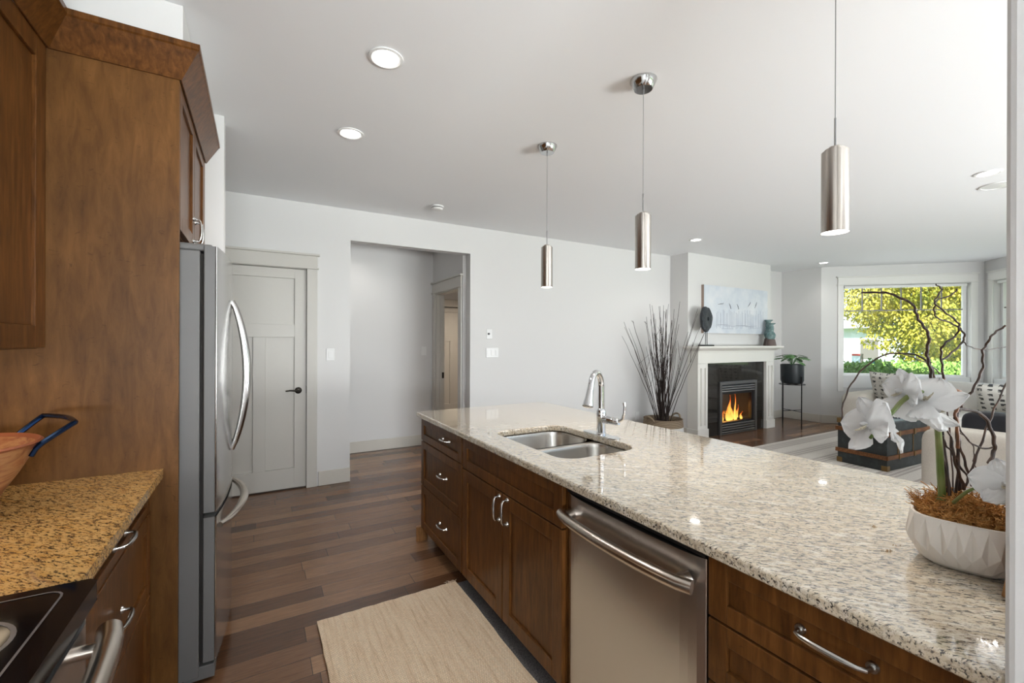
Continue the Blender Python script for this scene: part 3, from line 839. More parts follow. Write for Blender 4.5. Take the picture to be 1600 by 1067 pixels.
MB().lathe([(0.0, 0), (.012, 0), (.012, .012), (.008, .014), (0, .014)], (2.335, FY - .0072, 1.489), 16, Matrix.Rotation(R(90), 4, 'X')).build('knob', mat('grey_knob', (.12, .12, .12), .4), t)
plate('light_switch', 1.93, 1.268, 0.072, 0.118, 'white light switch on the back wall of the hallway', 'light switch', 1, 5.73)
plate('wall_outlet', 4.76, 0.33, 0.072, 0.115, 'white wall outlet low on the wall left of the twig basket', 'outlet', 1, kind='outlet')

# ------------------------------------------------------------------ ceiling things
def ceiling_light(x, y, label, energy=17, warm=(1, 0.96, 0.91)):
    t = thing('recessed_light', (x, y, HC), label, 'ceiling light', 'recessed ceiling lights')
    c = (x, y, HC)
    MB().lathe([(.072, -.001), (.078, -.001), (.078, -.006), (.066, -.009), (.058, -.004), (.058, -.001)], c, 40, close=False).build('trim_ring', M_plastic, t)
    MB().lathe([(0, -.0025), (.060, -.0025)], c, 40, close=False).build('lamp_face', M_lamp, t)
    lamp('recessed_lamp', 'SPOT', (x, y, HC - .02), energy, warm, (0, 0, -1), spot_size=R(140), spot_blend=0.7, shadow_soft_size=0.06)
ceiling_light(0.507, 2.056, 'recessed ceiling light nearest the camera, between the fridge and the island')
ceiling_light(0.500, 2.915, 'recessed ceiling light between the fridge and the closed door')
ceiling_light(4.860, 3.700, 'recessed ceiling light in front of the chimney breast', 12)
ceiling_light(8.050, 3.690, 'small recessed ceiling light left of the bay window', 7)
ceiling_light(4.875, 1.096, 'recessed ceiling light at the right edge beside the ceiling speaker')
ceiling_light(3.2, 6.7, 'unseen recessed ceiling light added to brighten the entry room beyond the hallway door', 95, (1, .86, .70))  # fixture out of view, added to light the entry room warmly
ceiling_light(0.9, 5.2, 'recessed ceiling light in the hallway', 12)
t = thing('ceiling_speaker', (5.33, 1.14, HC), 'flat round white ceiling speaker beside the right-hand recessed light', 'speaker')
MB().lathe([(.0, -.004), (.095, -.004), (.098, -.003)], (5.33, 1.14, HC), 40, close=False).build('grille', M_plastic, t)
MB().lathe([(.098, -.001), (.099, -.008), (.112, -.008), (.116, -.001)], (5.33, 1.14, HC), 40, close=False).build('ring', M_plastic, t)
t = thing('smoke_detector', (1.50, 4.06, HC), 'round white smoke detector on the ceiling above the hall opening', 'smoke detector')
MB().lathe([(.062, -.001), (.062, -.014), (.056, -.016), (.056, -.022), (.045, -.038), (.02, -.042), (0, -.042)], (1.50, 4.06, HC), 32, close=False).build('housing', M_plastic, t, ang=25)
MB().lathe([(.0565, -.0165), (.0565, -.0215)], (1.50, 4.06, HC), 32, close=False).build('vent_slot', M_void, t)

def pendant(x, y, label, zt=2.045, zb=1.765):
    t = thing('pendant_light', (x, y, HC), label, 'pendant light', 'cylinder pendants over the island')
    MB().lathe([(.066, -.001), (.066, -.006), (.046, -.046), (.044, -.048), (0, -.048)], (x, y, HC), 40, close=False).build('canopy', M_chrome2, t)
    MB().tube([(x, y, HC - .048), (x, y, zt + .10)], .0016, 6).tube([(x, y, HC - .048), (x, y, HC - .07)], [.004, .003], 8).tube([(x, y, zt + .10), (x, y, zt)], .0032, 8).build('cord', M_cord, t)
    s = MB().lathe([(.0385, zb), (.0385, zt - .012), (.030, zt - .012), (.030, zt - .004), (.020, zt - .004), (.018, zt + .004), (.006, zt + .006), (0, zt + .006)], (x, y, 0), 40, close=False).build('cylinder_shade', M_pend, t)
    MB().lathe([(0, zb + .004), (.0375, zb + .004)], (x, y, 0), 32, close=False).build('lamp_face', M_lamp, t)
    lamp('pendant_lamp', 'SPOT', (x, y, zb - .01), 12, (1, 0.84, 0.66), (0, 0, -1), spot_size=R(95), spot_blend=0.6, shadow_soft_size=0.03)
M_pend = steel('pendant_nickel', (0.50, 0.46, 0.42), 0.24, 3, 3, 300, 0.02)
M_chrome2 = mat('polished_steel', (0.55, 0.55, 0.55), 0.12, 1.0)
M_cord = mat('grey_cord', (0.25, 0.25, 0.25), 0.5)
pendant(1.675, 2.436, 'brushed nickel cylinder pendant farthest from the camera, above the far end of the island')
pendant(1.670, 1.580, 'middle one of the three brushed nickel cylinder pendants, above the sink side of the island')
pendant(1.655, 0.725, 'brushed nickel cylinder pendant nearest the camera, canopy out of frame')

# ------------------------------------------------------------------ fireplace
M_mantel = paint('mantel_white', (0.74, 0.72, 0.67), 0.35, 0.01)
MY = 4.10
t = thing('fireplace_mantel', (6.40, MY, 0), 'white wooden fireplace mantel with fluted legs and moulded shelf', 'mantel')
for x0 in (5.43, 7.13):
    lab = None
    b = MB()
    b.box(x0 + .01, x0 + .23, MY + .02, BY - .001, 0.14, 1.09)
    # sunk centre with two ribs
    b.box(x0 + .01, x0 + .055, MY, MY + .02, 0.14, 1.09).box(x0 + .185, x0 + .23, MY, MY + .02, 0.14, 1.09)
    b.box(x0 + .055, x0 + .185, MY, MY + .02, 0.14, 0.19).box(x0 + .055, x0 + .185, MY, MY + .02, 1.02, 1.09)
    b.box(x0 + .095, x0 + .145, MY + .003, MY + .02, 0.19, 1.02)
    b.build('pilaster', M_mantel, t, bevel=0.003)
    MB().box(x0, x0 + .24, MY - .012, BY - .001, 0.001, 0.139).build('plinth', M_mantel, t, bevel=0.003)
MB().box(5.44, 7.36, MY - .002, BY - .001, 1.091, 1.255).build('frieze', M_mantel, t, bevel=0.003)
b = MB()
prof = [(0.000, 1.256), (0.012, 1.256), (0.012, 1.270), (0.045, 1.290), (0.075, 1.302), (0.085, 1.302), (0.100, 1.318), (0.100, 1.342), (0.000, 1.342)]
def mo(o): return [(5.44 - o, BY - .001), (5.44 - o, MY - .002 - o), (7.36 + o, MY - .002 - o), (7.36 + o, BY - .001)]
V = [(x, y, z) for o, z in prof for x, y in mo(o)]; m_ = len(prof); F = []
for i in range(m_ - 1):
    for k in range(3): F.append((i * 4 + k, i * 4 + k + 1, (i + 1) * 4 + k + 1, (i + 1) * 4 + k))
F.append([(m_ - 1) * 4 + k for k in range(4)]); F.append([3, 2, 1, 0])
F.append([i * 4 for i in range(m_)]); F.append([i * 4 + 3 for i in range(m_)][::-1])
b.add(V, F).build('mantel_shelf', M_mantel, t)
# black tile surround
M_tile = mat('black_granite_tile', (0.020, 0.018, 0.016), 0.05)
v = coords(M_tile); c = ramp(M_tile, noise(M_tile, v, 120, 2), [(0.35, (0.012, 0.011, 0.010)), (0.75, (0.035, 0.031, 0.027))]); link(M_tile, c, 'Base Color')
M_grout = mat('dark_grout', (0.045, 0.042, 0.04), 0.8)
t = thing('tile_surround', (6.40, BY, 0), 'glossy black tile surround between the mantel legs', 'tiles')
TX0, TX1 = 5.672, 7.128; TY = 4.135
MB().box(TX0, 5.964, TY + .0101, BY - .001, .001, 1.089).box(6.906, TX1, TY + .0101, BY - .001, .001, 1.089).box(5.964, 6.906, TY + .0101, BY - .001, .805, 1.089).build('grout_bed', M_grout, t)
b = MB(); g = .003
zs = [0.002, 0.265, 0.525, 0.785, 1.088]
for i in range(4):
    for (a, c_) in ((TX0, 5.965), (6.915, TX1)):
        b.box(a + g / 2, c_ - g / 2, TY, TY + .010, zs[i] + g / 2, zs[i + 1] - g / 2)
for k in range(3):
    a = 5.965 + (6.915 - 5.965) * k / 3; c_ = 5.965 + (6.915 - 5.965) * (k + 1) / 3
    b.box(a + g / 2, c_ - g / 2, TY, TY + .010, .81, 1.088 - g / 2)
b.build('tiles', M_tile, t, bevel=0.001, seg=1)
# gas insert
M_ins = mat('grey_insert_metal', (0.17, 0.165, 0.16), 0.4, 0.7)
M_insl = mat('insert_louvre', (0.32, 0.31, 0.30), 0.35, 0.8)
t = thing('gas_fireplace', (6.43, BY, 0), 'gas fireplace insert with grey louvred frame and a burning fire behind glass', 'fireplace')
IX0, IX1, IY = 5.966, 6.904, 4.110
b = MB()
b.box(IX0, IX0 + .05, IY, TY + .06, .003, .803).box(IX1 - .05, IX1, IY, TY + .06, .003, .803).box(IX0 + .05, IX1 - .05, IY, TY + .06, .755, .803).box(IX0 + .05, IX1 - .05, IY, TY + .06, .003, .02)
b.build('frame', M_ins, t, bevel=0.004)
b = MB()
for z in (.645, .680, .715):
    b.box(IX0 + .055, IX1 - .055, IY + .004, IY + .05, z, z + .020)
b.build('upper_louvre', M_insl, t, bevel=0.004)
b = MB()
for z in (.030, .066, .102, .138):
    b.box(IX0 + .055, IX1 - .055, IY + .004, IY + .05, z, z + .020)
b.build('lower_louvre', M_insl, t, bevel=0.004)
b = MB()
b.box(IX0 + .052, IX1 - .052, IY + .06, IY + .09, .02, .165).box(IX0 + .052, IX1 - .052, IY + .06, IY + .09, .64, .752)
b.box(IX0 + .052, IX0 + .10, IY + .03, IY + .09, .165, .64).box(IX1 - .10, IX1 - .052, IY + .03, IY + .09, .165, .64)
b.box(IX0 + .10, IX1 - .10, IY + .03, IY + .09, .165, .185).box(IX0 + .10, IX1 - .10, IY + .03, IY + .09, .605, .64)
b.build('black_surround', M_black, t, bevel=0.003)
MB().box(IX0 + .10, IX1 - .10, IY + .045, IY + .049, .185, .605).build('glass_front', M_smoke, t)
M_fb = mat('firebox_panel', (0.06, 0.055, 0.05), 0.7)
b = MB(); fx0, fx1, fy0, fy1 = 6.05, 6.84, IY + .095, 4.57
b.box(fx0 - .02, fx0, fy0, fy1, .10, .74).box(fx1, fx1 + .02, fy0, fy1, .10, .74).box(fx0, fx1, fy1 - .02, fy1, .10, .74).box(fx0, fx1, fy0, fy1 - .02, .10, .12).box(fx0, fx1, fy0, fy1 - .02, .72, .74)
b.build('firebox', M_fb, t)
M_log = mat('charred_log', (0.10, 0.075, 0.055), 0.9); v = coords(M_log)
link(M_log, ramp(M_log, noise(M_log, v, 25, 5, .7), [(.35, (.03, .022, .018)), (.6, (.16, .12, .09)), (.75, (.3, .25, .2))]), 'Base Color'); bump(M_log, noise(M_log, v, 30, 4), .8, .01)
random.seed(5)
b = MB()
for k in range(90):
    x = random.uniform(6.09, 6.80); y = random.uniform(4.27, 4.50); r = random.uniform(.012, .028)
    b.lathe([(0, -r * .8), (r * .8, -r * .5), (r, 0), (r * .7, r * .5), (0, r * .7)], (x, y, .125 + r * .7), 6, close=False)
o = b.build('ember_bed', M_log, t); o['kind'] = 'stuff'
for (p, q, r) in (((6.12, 4.43, .17), (6.76, 4.40, .18), .04), ((6.20, 4.33, .165), (6.62, 4.47, .25), .032), ((6.72, 4.33, .16), (6.36, 4.47, .27), .03)):
    P = catmull([p, tuple((Vector(p) + Vector(q)) / 2 + Vector((0, .01, .012))), q], 5)
    MB().tube(P, [r * (1 + .12 * math.sin(i * 2.1)) for i in range(len(P))], 10).build('log', M_log, t)
M_flame = bpy.data.materials.new('flame'); M_flame.use_nodes = True
N = M_flame.node_tree.nodes; L = M_flame.node_tree.links; N.clear()
o_ = N.new('ShaderNodeOutputMaterial'); e_ = N.new('ShaderNodeEmission'); tr = N.new('ShaderNodeBsdfTransparent'); mx = N.new('ShaderNodeMixShader')
tc = N.new('ShaderNodeTexCoord'); sep = N.new('ShaderNodeSeparateXYZ'); L.new(tc.outputs['Generated'], sep.inputs[0])
rp = N.new('ShaderNodeValToRGB'); rp.color_ramp.elements[0].color = (1, .62, .12, 1); rp.color_ramp.elements[1].color = (1, .13, .01, 1); rp.color_ramp.elements[1].position = .8
L.new(sep.outputs[2], rp.inputs[0]); L.new(rp.outputs[0], e_.inputs[0]); e_.inputs[1].default_value = 2.4
lw = N.new('ShaderNodeLayerWeight'); lw.inputs[0].default_value = .45; L.new(lw.outputs['Facing'], mx.inputs[0])
L.new(e_.outputs[0], mx.inputs[1]); L.new(tr.outputs[0], mx.inputs[2]); L.new(mx.outputs[0], o_.inputs[0])
random.seed(12)
for (x, h, w) in ((6.50, .40, .055), (6.57, .30, .05), (6.42, .24, .05), (6.64, .19, .04), (6.34, .16, .038), (6.72, .23, .024), (6.78, .12, .03), (6.47, .19, .055), (6.60, .47, .020), (6.28, .12, .024), (6.53, .15, .05)):
    y = random.uniform(4.29, 4.36); ph = random.uniform(0, 6); P = []; rs = []
    for i in range(11):
        u = i / 10
        P.append((x + .022 * math.sin(ph + u * 5) * u * (1 + u), y, .16 + h * u)); rs.append(max(.0012, w * .78 * math.sin(PI * min(1, (u + .16) ** .75)) * (1 - u) ** .35))
    MB().tube(P, rs, 10, sx=1.0).build('flame', M_flame, t)
lamp('fire_glow', 'POINT', (6.5, 4.40, .32), 2.5, (1, .45, .12), shadow_soft_size=.08)

# painting
M_canvas = mat('pale_blue_painting', (.6, .65, .7), .7)
v = coords(M_canvas)
c = ramp(M_canvas, noise(M_canvas, v, 4, 5, .6), [(.3, (.56, .61, .68)), (.5, (.64, .68, .73)), (.7, (.72, .74, .77))])
link(M_canvas, c, 'Base Color'); bump(M_canvas, noise(M_canvas, v, 80, 4), .25, .004)
M_canv_side = mat('canvas_edge', (.36, .27, .22), .8)
M_stroke = mat('grey_brush_stroke', (.40, .43, .50), .8)
M_stroke2 = mat('dark_brush_stroke', (.16, .17, .20), .8)
t = thing('painting', (6.58, BY, 1.89), 'wide pale blue-white canvas painting of birds over posts above the mantel', 'painting')
b = MB(); b.box(5.75, 7.40, BY - .045, BY - .001, 1.535, 2.26); b.build('stretched_canvas', M_canv_side, t)
MB().box(5.75, 7.40, BY - .047, BY - .0452, 1.535, 2.26).build('painted_face', M_canvas, t)
random.seed(4)
b = MB()
for k in range(34):
    x = 6.05 + k * .037 + random.uniform(-.012, .012); zt = random.uniform(1.84, 1.92); w = random.uniform(.003, .008)
    b.box(x, x + w, BY - .0482, BY - .0472, random.uniform(1.60, 1.66), zt)
for k in range(12):
    z = 1.60 + random.uniform(0, .07); x = random.uniform(5.95, 7.0); b.box(x, x + random.uniform(.1, .3), BY - .0482, BY - .0472, z, z + .005)
b.build('posts', M_stroke, t)
b = MB()
for cx, cz, a in ((6.15, 1.985, .15), (6.38, 1.965, -1.0), (6.58, 1.965, -1.0), (6.88, 2.005, .7), (7.06, 2.00, 1.0)):
    dx = .045 * math.cos(a) if abs(a) < .5 else .03 * math.cos(a); dz = .05 * math.sin(a)
    b.tube([(cx - dx * 1.6, BY - .0478, cz - dz), (cx, BY - .0478, cz + .004), (cx + dx * 1.2, BY - .0478, cz + dz), (cx + dx * 1.5, BY - .0478, cz + dz + .02)], [.002, .007, .005, .001], 6)
b.build('birds', M_stroke2, t)

# stone disc sculpture
M_stone = mat('black_stone', (.05, .055, .06), .6); v = coords(M_stone)
link(M_stone, ramp(M_stone, noise(M_stone, v, 22, 6, .7), [(.35, (.012, .014, .017)), (.6, (.035, .042, .05)), (.8, (.12, .14, .16))]), 'Base Color'); bump(M_stone, noise(M_stone, v, 25, 5), .9, .012)
SXc, SYc = 5.62, 4.10
t = thing('stone_sculpture', (SXc, SYc, 1.342), 'rough dark stone disc sculpture on two thin rods, left end of the mantel', 'sculpture')
random.seed(2)
rot = Matrix.Translation((SXc, SYc, 1.735)) @ Matrix.Rotation(R(14), 4, 'Z') @ Matrix.Rotation(R(90), 4, 'X')
b = MB(); n = 36; V = []; F = []
ring = [(.030, -.028), (.08, -.034), (.150, -.030), (.178, -.018), (.180, .015), (.150, .030), (.08, .034), (.030, .028)]
for r, z in ring:
    for k in range(n):
        a = 2 * PI * k / n; rr_ = r * (1 + (.05 * math.sin(3 * a + 1) + .035 * math.sin(7 * a)) * (r / .18))
        V.append(rot @ Vector((rr_ * math.cos(a), rr_ * math.sin(a) , z)))
for i in range(len(ring)):
    j = (i + 1) % len(ring)
    for k in range(n): F.append((i * n + k, i * n + (k + 1) % n, j * n + (k + 1) % n, j * n + k))
b.add(V, F, True).build('stone_disc', M_stone, t)
MB().tube([(SXc - .028, SYc - .008, 1.36), (SXc - .028, SYc - .008, 1.60)], .005, 8).build('rod', M_blackmetal, t)
MB().tube([(SXc + .028, SYc + .006, 1.36), (SXc + .028, SYc + .006, 1.60)], .005, 8).build('rod', M_blackmetal, t)
MB().box(SXc - .11, SXc + .11, SYc - .055, SYc + .055, 1.343, 1.362).build('base', M_blackmetal, t, bevel=.002)

# candlesticks
M_teal = mat('teal_ceramic', (.13, .22, .22), .25); v = coords(M_teal)
link(M_teal, ramp(M_teal, noise(M_teal, v, 14, 4), [(.35, (.09, .17, .17)), (.65, (.22, .32, .31))]), 'Base Color')
M_brownc = mat('brown_ceramic_foot', (.13, .095, .085), .6)
def candlestick(x, y, H_, label):
    t = thing('candlestick', (x, y, 1.342), label, 'candlestick', 'teal ceramic candlesticks on the mantel')
    P = [(.0, .001), (.078, .001), (.075, .02), (.058, .10 * H_ / .36), (.050, .105 * H_ / .36)]
    MB().lathe(P, (x, y, 1.343), 28).build('foot', M_brownc, t)
    k = H_ / .36
    P = [(.048, .105 * k), (.062, .14 * k), (.068, .17 * k), (.055, .20 * k), (.036, .225 * k), (.040, .24 * k), (.036, .255 * k), (.042, .27 * k), (.038, .285 * k), (.040, .305 * k), (.034, .32 * k), (.036, .335 * k), (.062, .35 * k), (.066, .357 * k), (.060, .36 * k), (.030, .352 * k), (0, .350 * k)]
    MB().lathe(P, (x, y, 1.343), 28, close=False).build('stem', M_teal, t)
candlestick(7.235, 4.08, .37, 'shorter teal candlestick with brown foot in front, right end of the mantel')
candlestick(7.335, 4.18, .43, 'taller teal candlestick standing behind the shorter one on the mantel')

# plant stand with black pot and leafy plant
PX, PY = 7.75, 4.02
M_pot = mat('matt_black_pot', (.012, .017, .020), .42)
t = thing('plant_stand', (PX, PY, 0), 'tall thin black metal plant stand in the niche right of the fireplace', 'plant stand')
for dx, dy in ((-.18, .055), (.06, .18), (.18, -.06), (-.06, -.18)):
    MB().tube([(PX + dx, PY + dy, .001), (PX + dx, PY + dy, .84)], .009, 8).build('leg', M_blackmetal, t)
cr = [(-.18, .055), (.06, .18), (.18, -.06), (-.06, -.18)]
b = MB()
for z in (.26, .70):
    b.tube([(PX + cr[0][0], PY + cr[0][1], z), (PX + cr[2][0], PY + cr[2][1], z)], .006, 6).tube([(PX + cr[1][0], PY + cr[1][1], z - .0), (PX + cr[3][0], PY + cr[3][1], z)], .006, 6)
P = [(PX + .189 * math.cos(2 * PI * k / 24), PY + .189 * math.sin(2 * PI * k / 24), .70) for k in range(25)]
b.tube(P, .006, 6, caps=False).build('cross_braces', M_blackmetal, t)
M_leaf = mat('monstera_leaf', (.05, .17, .045), .4); v = coords(M_leaf)
link(M_leaf, ramp(M_leaf, noise(M_leaf, v, 5, 3), [(.35, (.025, .10, .03)), (.65, (.10, .26, .06))]), 'Base Color')
t = thing('potted_plant', (PX, PY, .708), 'green split-leaf plant in a round black pot on the tall metal stand', 'plant')
MB().lathe([(.0, .0), (.12, .0), (.155, .02), (.168, .06), (.170, .325), (.162, .325), (.160, .28), (0, .28)], (PX, PY, .709), 40, close=False).build('pot', M_pot, t)
MB().lathe([(0, .285), (.158, .281)], (PX, PY, .709), 24, close=False).build('soil', M_void, t)
def leaf_mesh(b, base, tip, up, w, n=8, curl=.12, notch=True):
    base = Vector(base); tip = Vector(tip); d = tip - base; L_ = d.length; d.normalize()
    side = d.cross(Vector(up)).normalized(); nn = side.cross(d).normalized()
    V = []; F = []
    for i in range(n + 1):
        u = i / n; hw = w * math.sin(PI * min(1, (u * .93 + .07))) ** .7
        if notch and i % 2 == 1 and 0 < i < n: hw *= .5
        c = base + d * L_ * u - nn * curl * L_ * u * u
        V += [c + side * hw - nn * hw * .15, c, c - side * hw - nn * hw * .15]
    for i in range(n):
        for k in range(2): F.append((i * 3 + k, i * 3 + k + 1, i * 3 + 4 + k, i * 3 + 3 + k))
    b.add(V, F, True)
random.seed(6)
for k in range(18):
    a = 2.4 * k; r0 = random.uniform(.03, .15); r1 = r0 + random.uniform(.15, .20)
    z0 = 1.10 + random.uniform(.03, .13) - r0 * .3; ctr = Vector((PX, PY, .99))
    p1 = Vector((PX + r0 * math.cos(a), PY + r0 * math.sin(a), z0))
    p2 = Vector((PX + r1 * math.cos(a), PY + r1 * math.sin(a), z0 + random.uniform(-.07, .02)))
    lb = MB(); leaf_mesh(lb, p1, p2, (random.uniform(-.3, .3), random.uniform(-.3, .3), 1), .058, 10, .18)
    lf = lb.build('leaf', M_leaf, t, ang=20)
    MB().tube(catmull([ctr, (ctr + p1) / 2 + Vector((0, 0, .03)), p1], 3), .003, 5).build('stalk', M_leaf, lf)

# basket with bare twigs
BX, BYY = 4.86, 4.22
M_bask = mat('seagrass_basket', (.30, .20, .12), .9); v = coords(M_bask)
w_ = nodes(M_bask)[0].new('ShaderNodeTexWave'); w_.bands_direction = 'Z'; w_.inputs['Scale'].default_value = 28; w_.inputs['Distortion'].default_value = 1.2
nodes(M_bask)[1].new(v, w_.inputs['Vector'])
link(M_bask, ramp(M_bask, w_.outputs['Fac'], [(.2, (.14, .09, .05)), (.6, (.36, .26, .17)), (.9, (.5, .40, .28))]), 'Base Color'); bump(M_bask, w_.outputs['Fac'], .8, .01)
M_baskw = mat('white_basket_band', (.62, .60, .57), .9)
t = thing('basket', (BX, BYY, 0), 'round woven seagrass basket on the floor by the wall, holding bare twigs', 'basket')
MB().lathe([(0, .002), (.20, .002), (.25, .06), (.272, .15), (.268, .24)], (BX, BYY, 0), 36, close=False).build('basket_body', M_baskw, t)
MB().lathe([(.268, .24), (.262, .30), (.255, .335), (.262, .345), (.250, .347), (.245, .33), (.25, .25), (.25, .08), (0, .05)], (BX, BYY, 0), 36, close=False).build('woven_rim', M_bask, t)
for sgn in (1, -1):
    P = []
    for k in range(9):
        a = PI * k / 8; P.append((BX + sgn * (.258 + .03 * math.sin(a)), BYY - .07 * math.cos(a) * 1.0, .325 + .065 * math.sin(a)))
    MB().tube(P, .013, 8).build('handle', M_bask, t)
M_twig = mat('dark_twig', (.028, .016, .012), .8)
random.seed(21)
twn = 0
for k in range(56):
    if k < 6:   # the long ones leaning far out to the left
        tx = BX - random.uniform(.42, .66); ty = BYY + random.uniform(-.10, .22); zt = random.uniform(1.35, 1.88)
    elif k < 12:
        tx = BX + random.uniform(.26, .44); ty = BYY + random.uniform(-.45, -.15); zt = random.uniform(1.5, 1.9)
    else:
        a = random.uniform(0, 2 * PI); rr_ = random.uniform(.04, .33); tx = BX + rr_ * math.cos(a) ; ty = BYY + rr_ * .8 * math.sin(a) - .02; zt = random.uniform(1.3, 1.97)
    ty = min(ty, FY - .06)
    a = random.uniform(0, 2 * PI); r0 = random.uniform(0, .09)
    p0 = Vector((BX + r0 * math.cos(a), BYY + r0 * math.sin(a), .075)); p1 = Vector((tx, ty, zt))
    P = []
    m_ = 11
    for i in range(m_ + 1):
        u = i / m_; q = p0.lerp(p1, u ** 1.0)
        q += Vector((random.uniform(-1, 1), random.uniform(-1, 1), 0)) * .006
        q.x += (tx - BX) * .10 * math.sin(PI * u) * -1
        P.append(q)
    if k in (0, 2): P.append(P[-1] + Vector((-.03, 0, -.0))); P.append(P[-1] + Vector((.05, 0, -.03)))
    b = MB(); b.tube(P, [.0062 - .0042 * i / (len(P) - 1) for i in range(len(P))], 5)
    if random.random() < .5:
        i = random.randint(5, 8); q = P[i]; b.tube([q, q + Vector((random.uniform(-.07, .07), random.uniform(-.04, .04), .15)), q + Vector((random.uniform(-.10, .10), random.uniform(-.04, .04), .28))], [.003, .0025, .0015], 4)
    tag(b.build('twig', M_twig), 'long bare dark twig standing in the seagrass basket', 'twig', 'bare twigs in the basket')

# ------------------------------------------------------------------ living room
M_rug = mat('patterned_rug', (.5, .46, .42), .95)
v = coords(M_rug); N, L, b_ = nodes(M_rug)
sx = N.new('ShaderNodeSeparateXYZ'); L.new(v, sx.inputs[0])
def math_(op, a, b2=None):
    n = N.new('ShaderNodeMath'); n.operation = op
    for i, x in enumerate((a, b2)):
        if x is None: continue
        if isinstance(x, (int, float)): n.inputs[i].default_value = x
        else: L.new(x, n.inputs[i])
    return n.outputs[0]
zig = math_('PINGPONG', math_('MULTIPLY', sx.outputs[0], 1.0), .022)
yy = math_('ADD', sx.outputs[1], zig)
st = math_('PINGPONG', yy, .026)
chev = ramp(M_rug, math_('MULTIPLY', st, 38.0), [(.35, 0.0), (.55, 1.0)])
bands = ramp(M_rug, math_('MULTIPLY', math_('PINGPONG', math_('ADD', sx.outputs[1], .06), .16), 6.2), [(.38, 0.0), (.46, 1.0)])
c = mix(M_rug, chev, (.60, .56, .51), (.36, .32, .29))
c = mix(M_rug, bands, (.62, .58, .53), c)
c = mix(M_rug, 1.0, c, ramp(M_rug, noise(M_rug, v, 90, 3), [(.3, .82), (.7, 1.12)]), 'MULTIPLY')
link(M_rug, c, 'Base Color'); bump(M_rug, noise(M_rug, v, 200, 2), .6, .004)
tag(MB().box(4.35, 7.95, 0.6, 3.44, .001, .012).build('area_rug', M_rug, bevel=.003), 'large pale chevron-striped rug on the living room floor', 'rug')

# steamer trunk
M_tr = mat('aged_dark_canvas', (.03, .035, .032), .55); v = coords(M_tr)
link(M_tr, ramp(M_tr, noise(M_tr, v, 9, 6, .7), [(.3, (.009, .010, .009)), (.55, (.022, .027, .027)), (.8, (.06, .075, .078))]), 'Base Color')
M_trb = mat('blue_painted_canvas', (.06, .12, .17), .45); v = coords(M_trb)
link(M_trb, ramp(M_trb, noise(M_trb, v, 9, 6, .7), [(.3, (.03, .06, .085)), (.6, (.10, .17, .22)), (.8, (.2, .28, .33))]), 'Base Color')
M_slat = wood('trunk_slat', (.07, .028, .012), (.16, .065, .025), (.24, .11, .05), .4, scale=(1.2, 9, 9))
M_brass = mat('aged_brass', (.22, .14, .06), .4, .9)
tx0, tx1, ty0, ty1 = 5.84, 6.74, 2.06, 2.54
t = thing('steamer_trunk', (6.29, 2.3, .012), 'dark antique steamer trunk with brown wooden slats, standing on the pale rug', 'trunk')
Mr = Matrix.Translation((5.84, 2.06, 0)) @ Matrix.Rotation(R(-4), 4, 'Z') @ Matrix.Translation((-5.84, -2.06, 0))
MB().box(tx0, tx1, ty0, ty1, .014, .395, Mr).build('trunk_body', M_tr, t, bevel=.006)
MB().box(tx0, tx1, ty0, ty1, .40, .530, Mr).build('trunk_lid', M_tr, t, bevel=.012, seg=3)
MB().box(tx0 + .03, tx1 - .03, ty0 + .03, ty1 - .03, .5305, .5345, Mr).build('blue_lid_panel', M_trb, t, bevel=.001)
for z in (.135, .385):
    b = MB(); o1 = .016
    b.box(tx0 - o1, tx1 + o1, ty0 - o1, ty0 - .0005, z, z + .045, Mr).box(tx0 - o1, tx0 - .0005, ty0, ty1, z, z + .045, Mr).box(tx0 - o1, tx1 + o1, ty1 + .0005, ty1 + o1, z, z + .045, Mr).box(tx1 + .0005, tx1 + o1, ty0, ty1, z, z + .045, Mr)
    b.build('slat', M_slat, t, bevel=.003)
for cx in (tx0, tx1):
    for cy in (ty0, ty1):
        sx_ = -1 if cx == tx0 else 1; sy_ = -1 if cy == ty0 else 1
        for z in (.016, .47):
            b = MB()
            b.box(cx - sx_ * .05, cx + sx_ * .006, cy + sy_ * .0005, cy + sy_ * .006, z, z + .055, Mr)
            b.box(cx + sx_ * .0005, cx + sx_ * .006, cy + sy_ * .0005, cy - sy_ * .05, z, z + .055, Mr)
            b.build('corner_bracket', M_brass, t, bevel=.001)
for s in (.25, .62):
    x = tx0 + s * (tx1 - tx0); b = MB()
    b.box(x - .018, x + .018, ty0 - .024, ty0 - .0165, .375, .44, Mr).box(x - .013, x + .013, ty0 - .024, ty0 - .0165, .13, .185, Mr).box(x - .008, x + .008, ty0 - .006, ty0 - .0005, .185, .375, Mr)
    b.build('latch', M_brass, t, bevel=.002)
b = MB().box(tx0 - .014, tx0 - .001, (ty0 + ty1) / 2 - .09, (ty0 + ty1) / 2 + .09, .27, .30, Mr); b.build('side_handle', M_brass, t, bevel=.004)
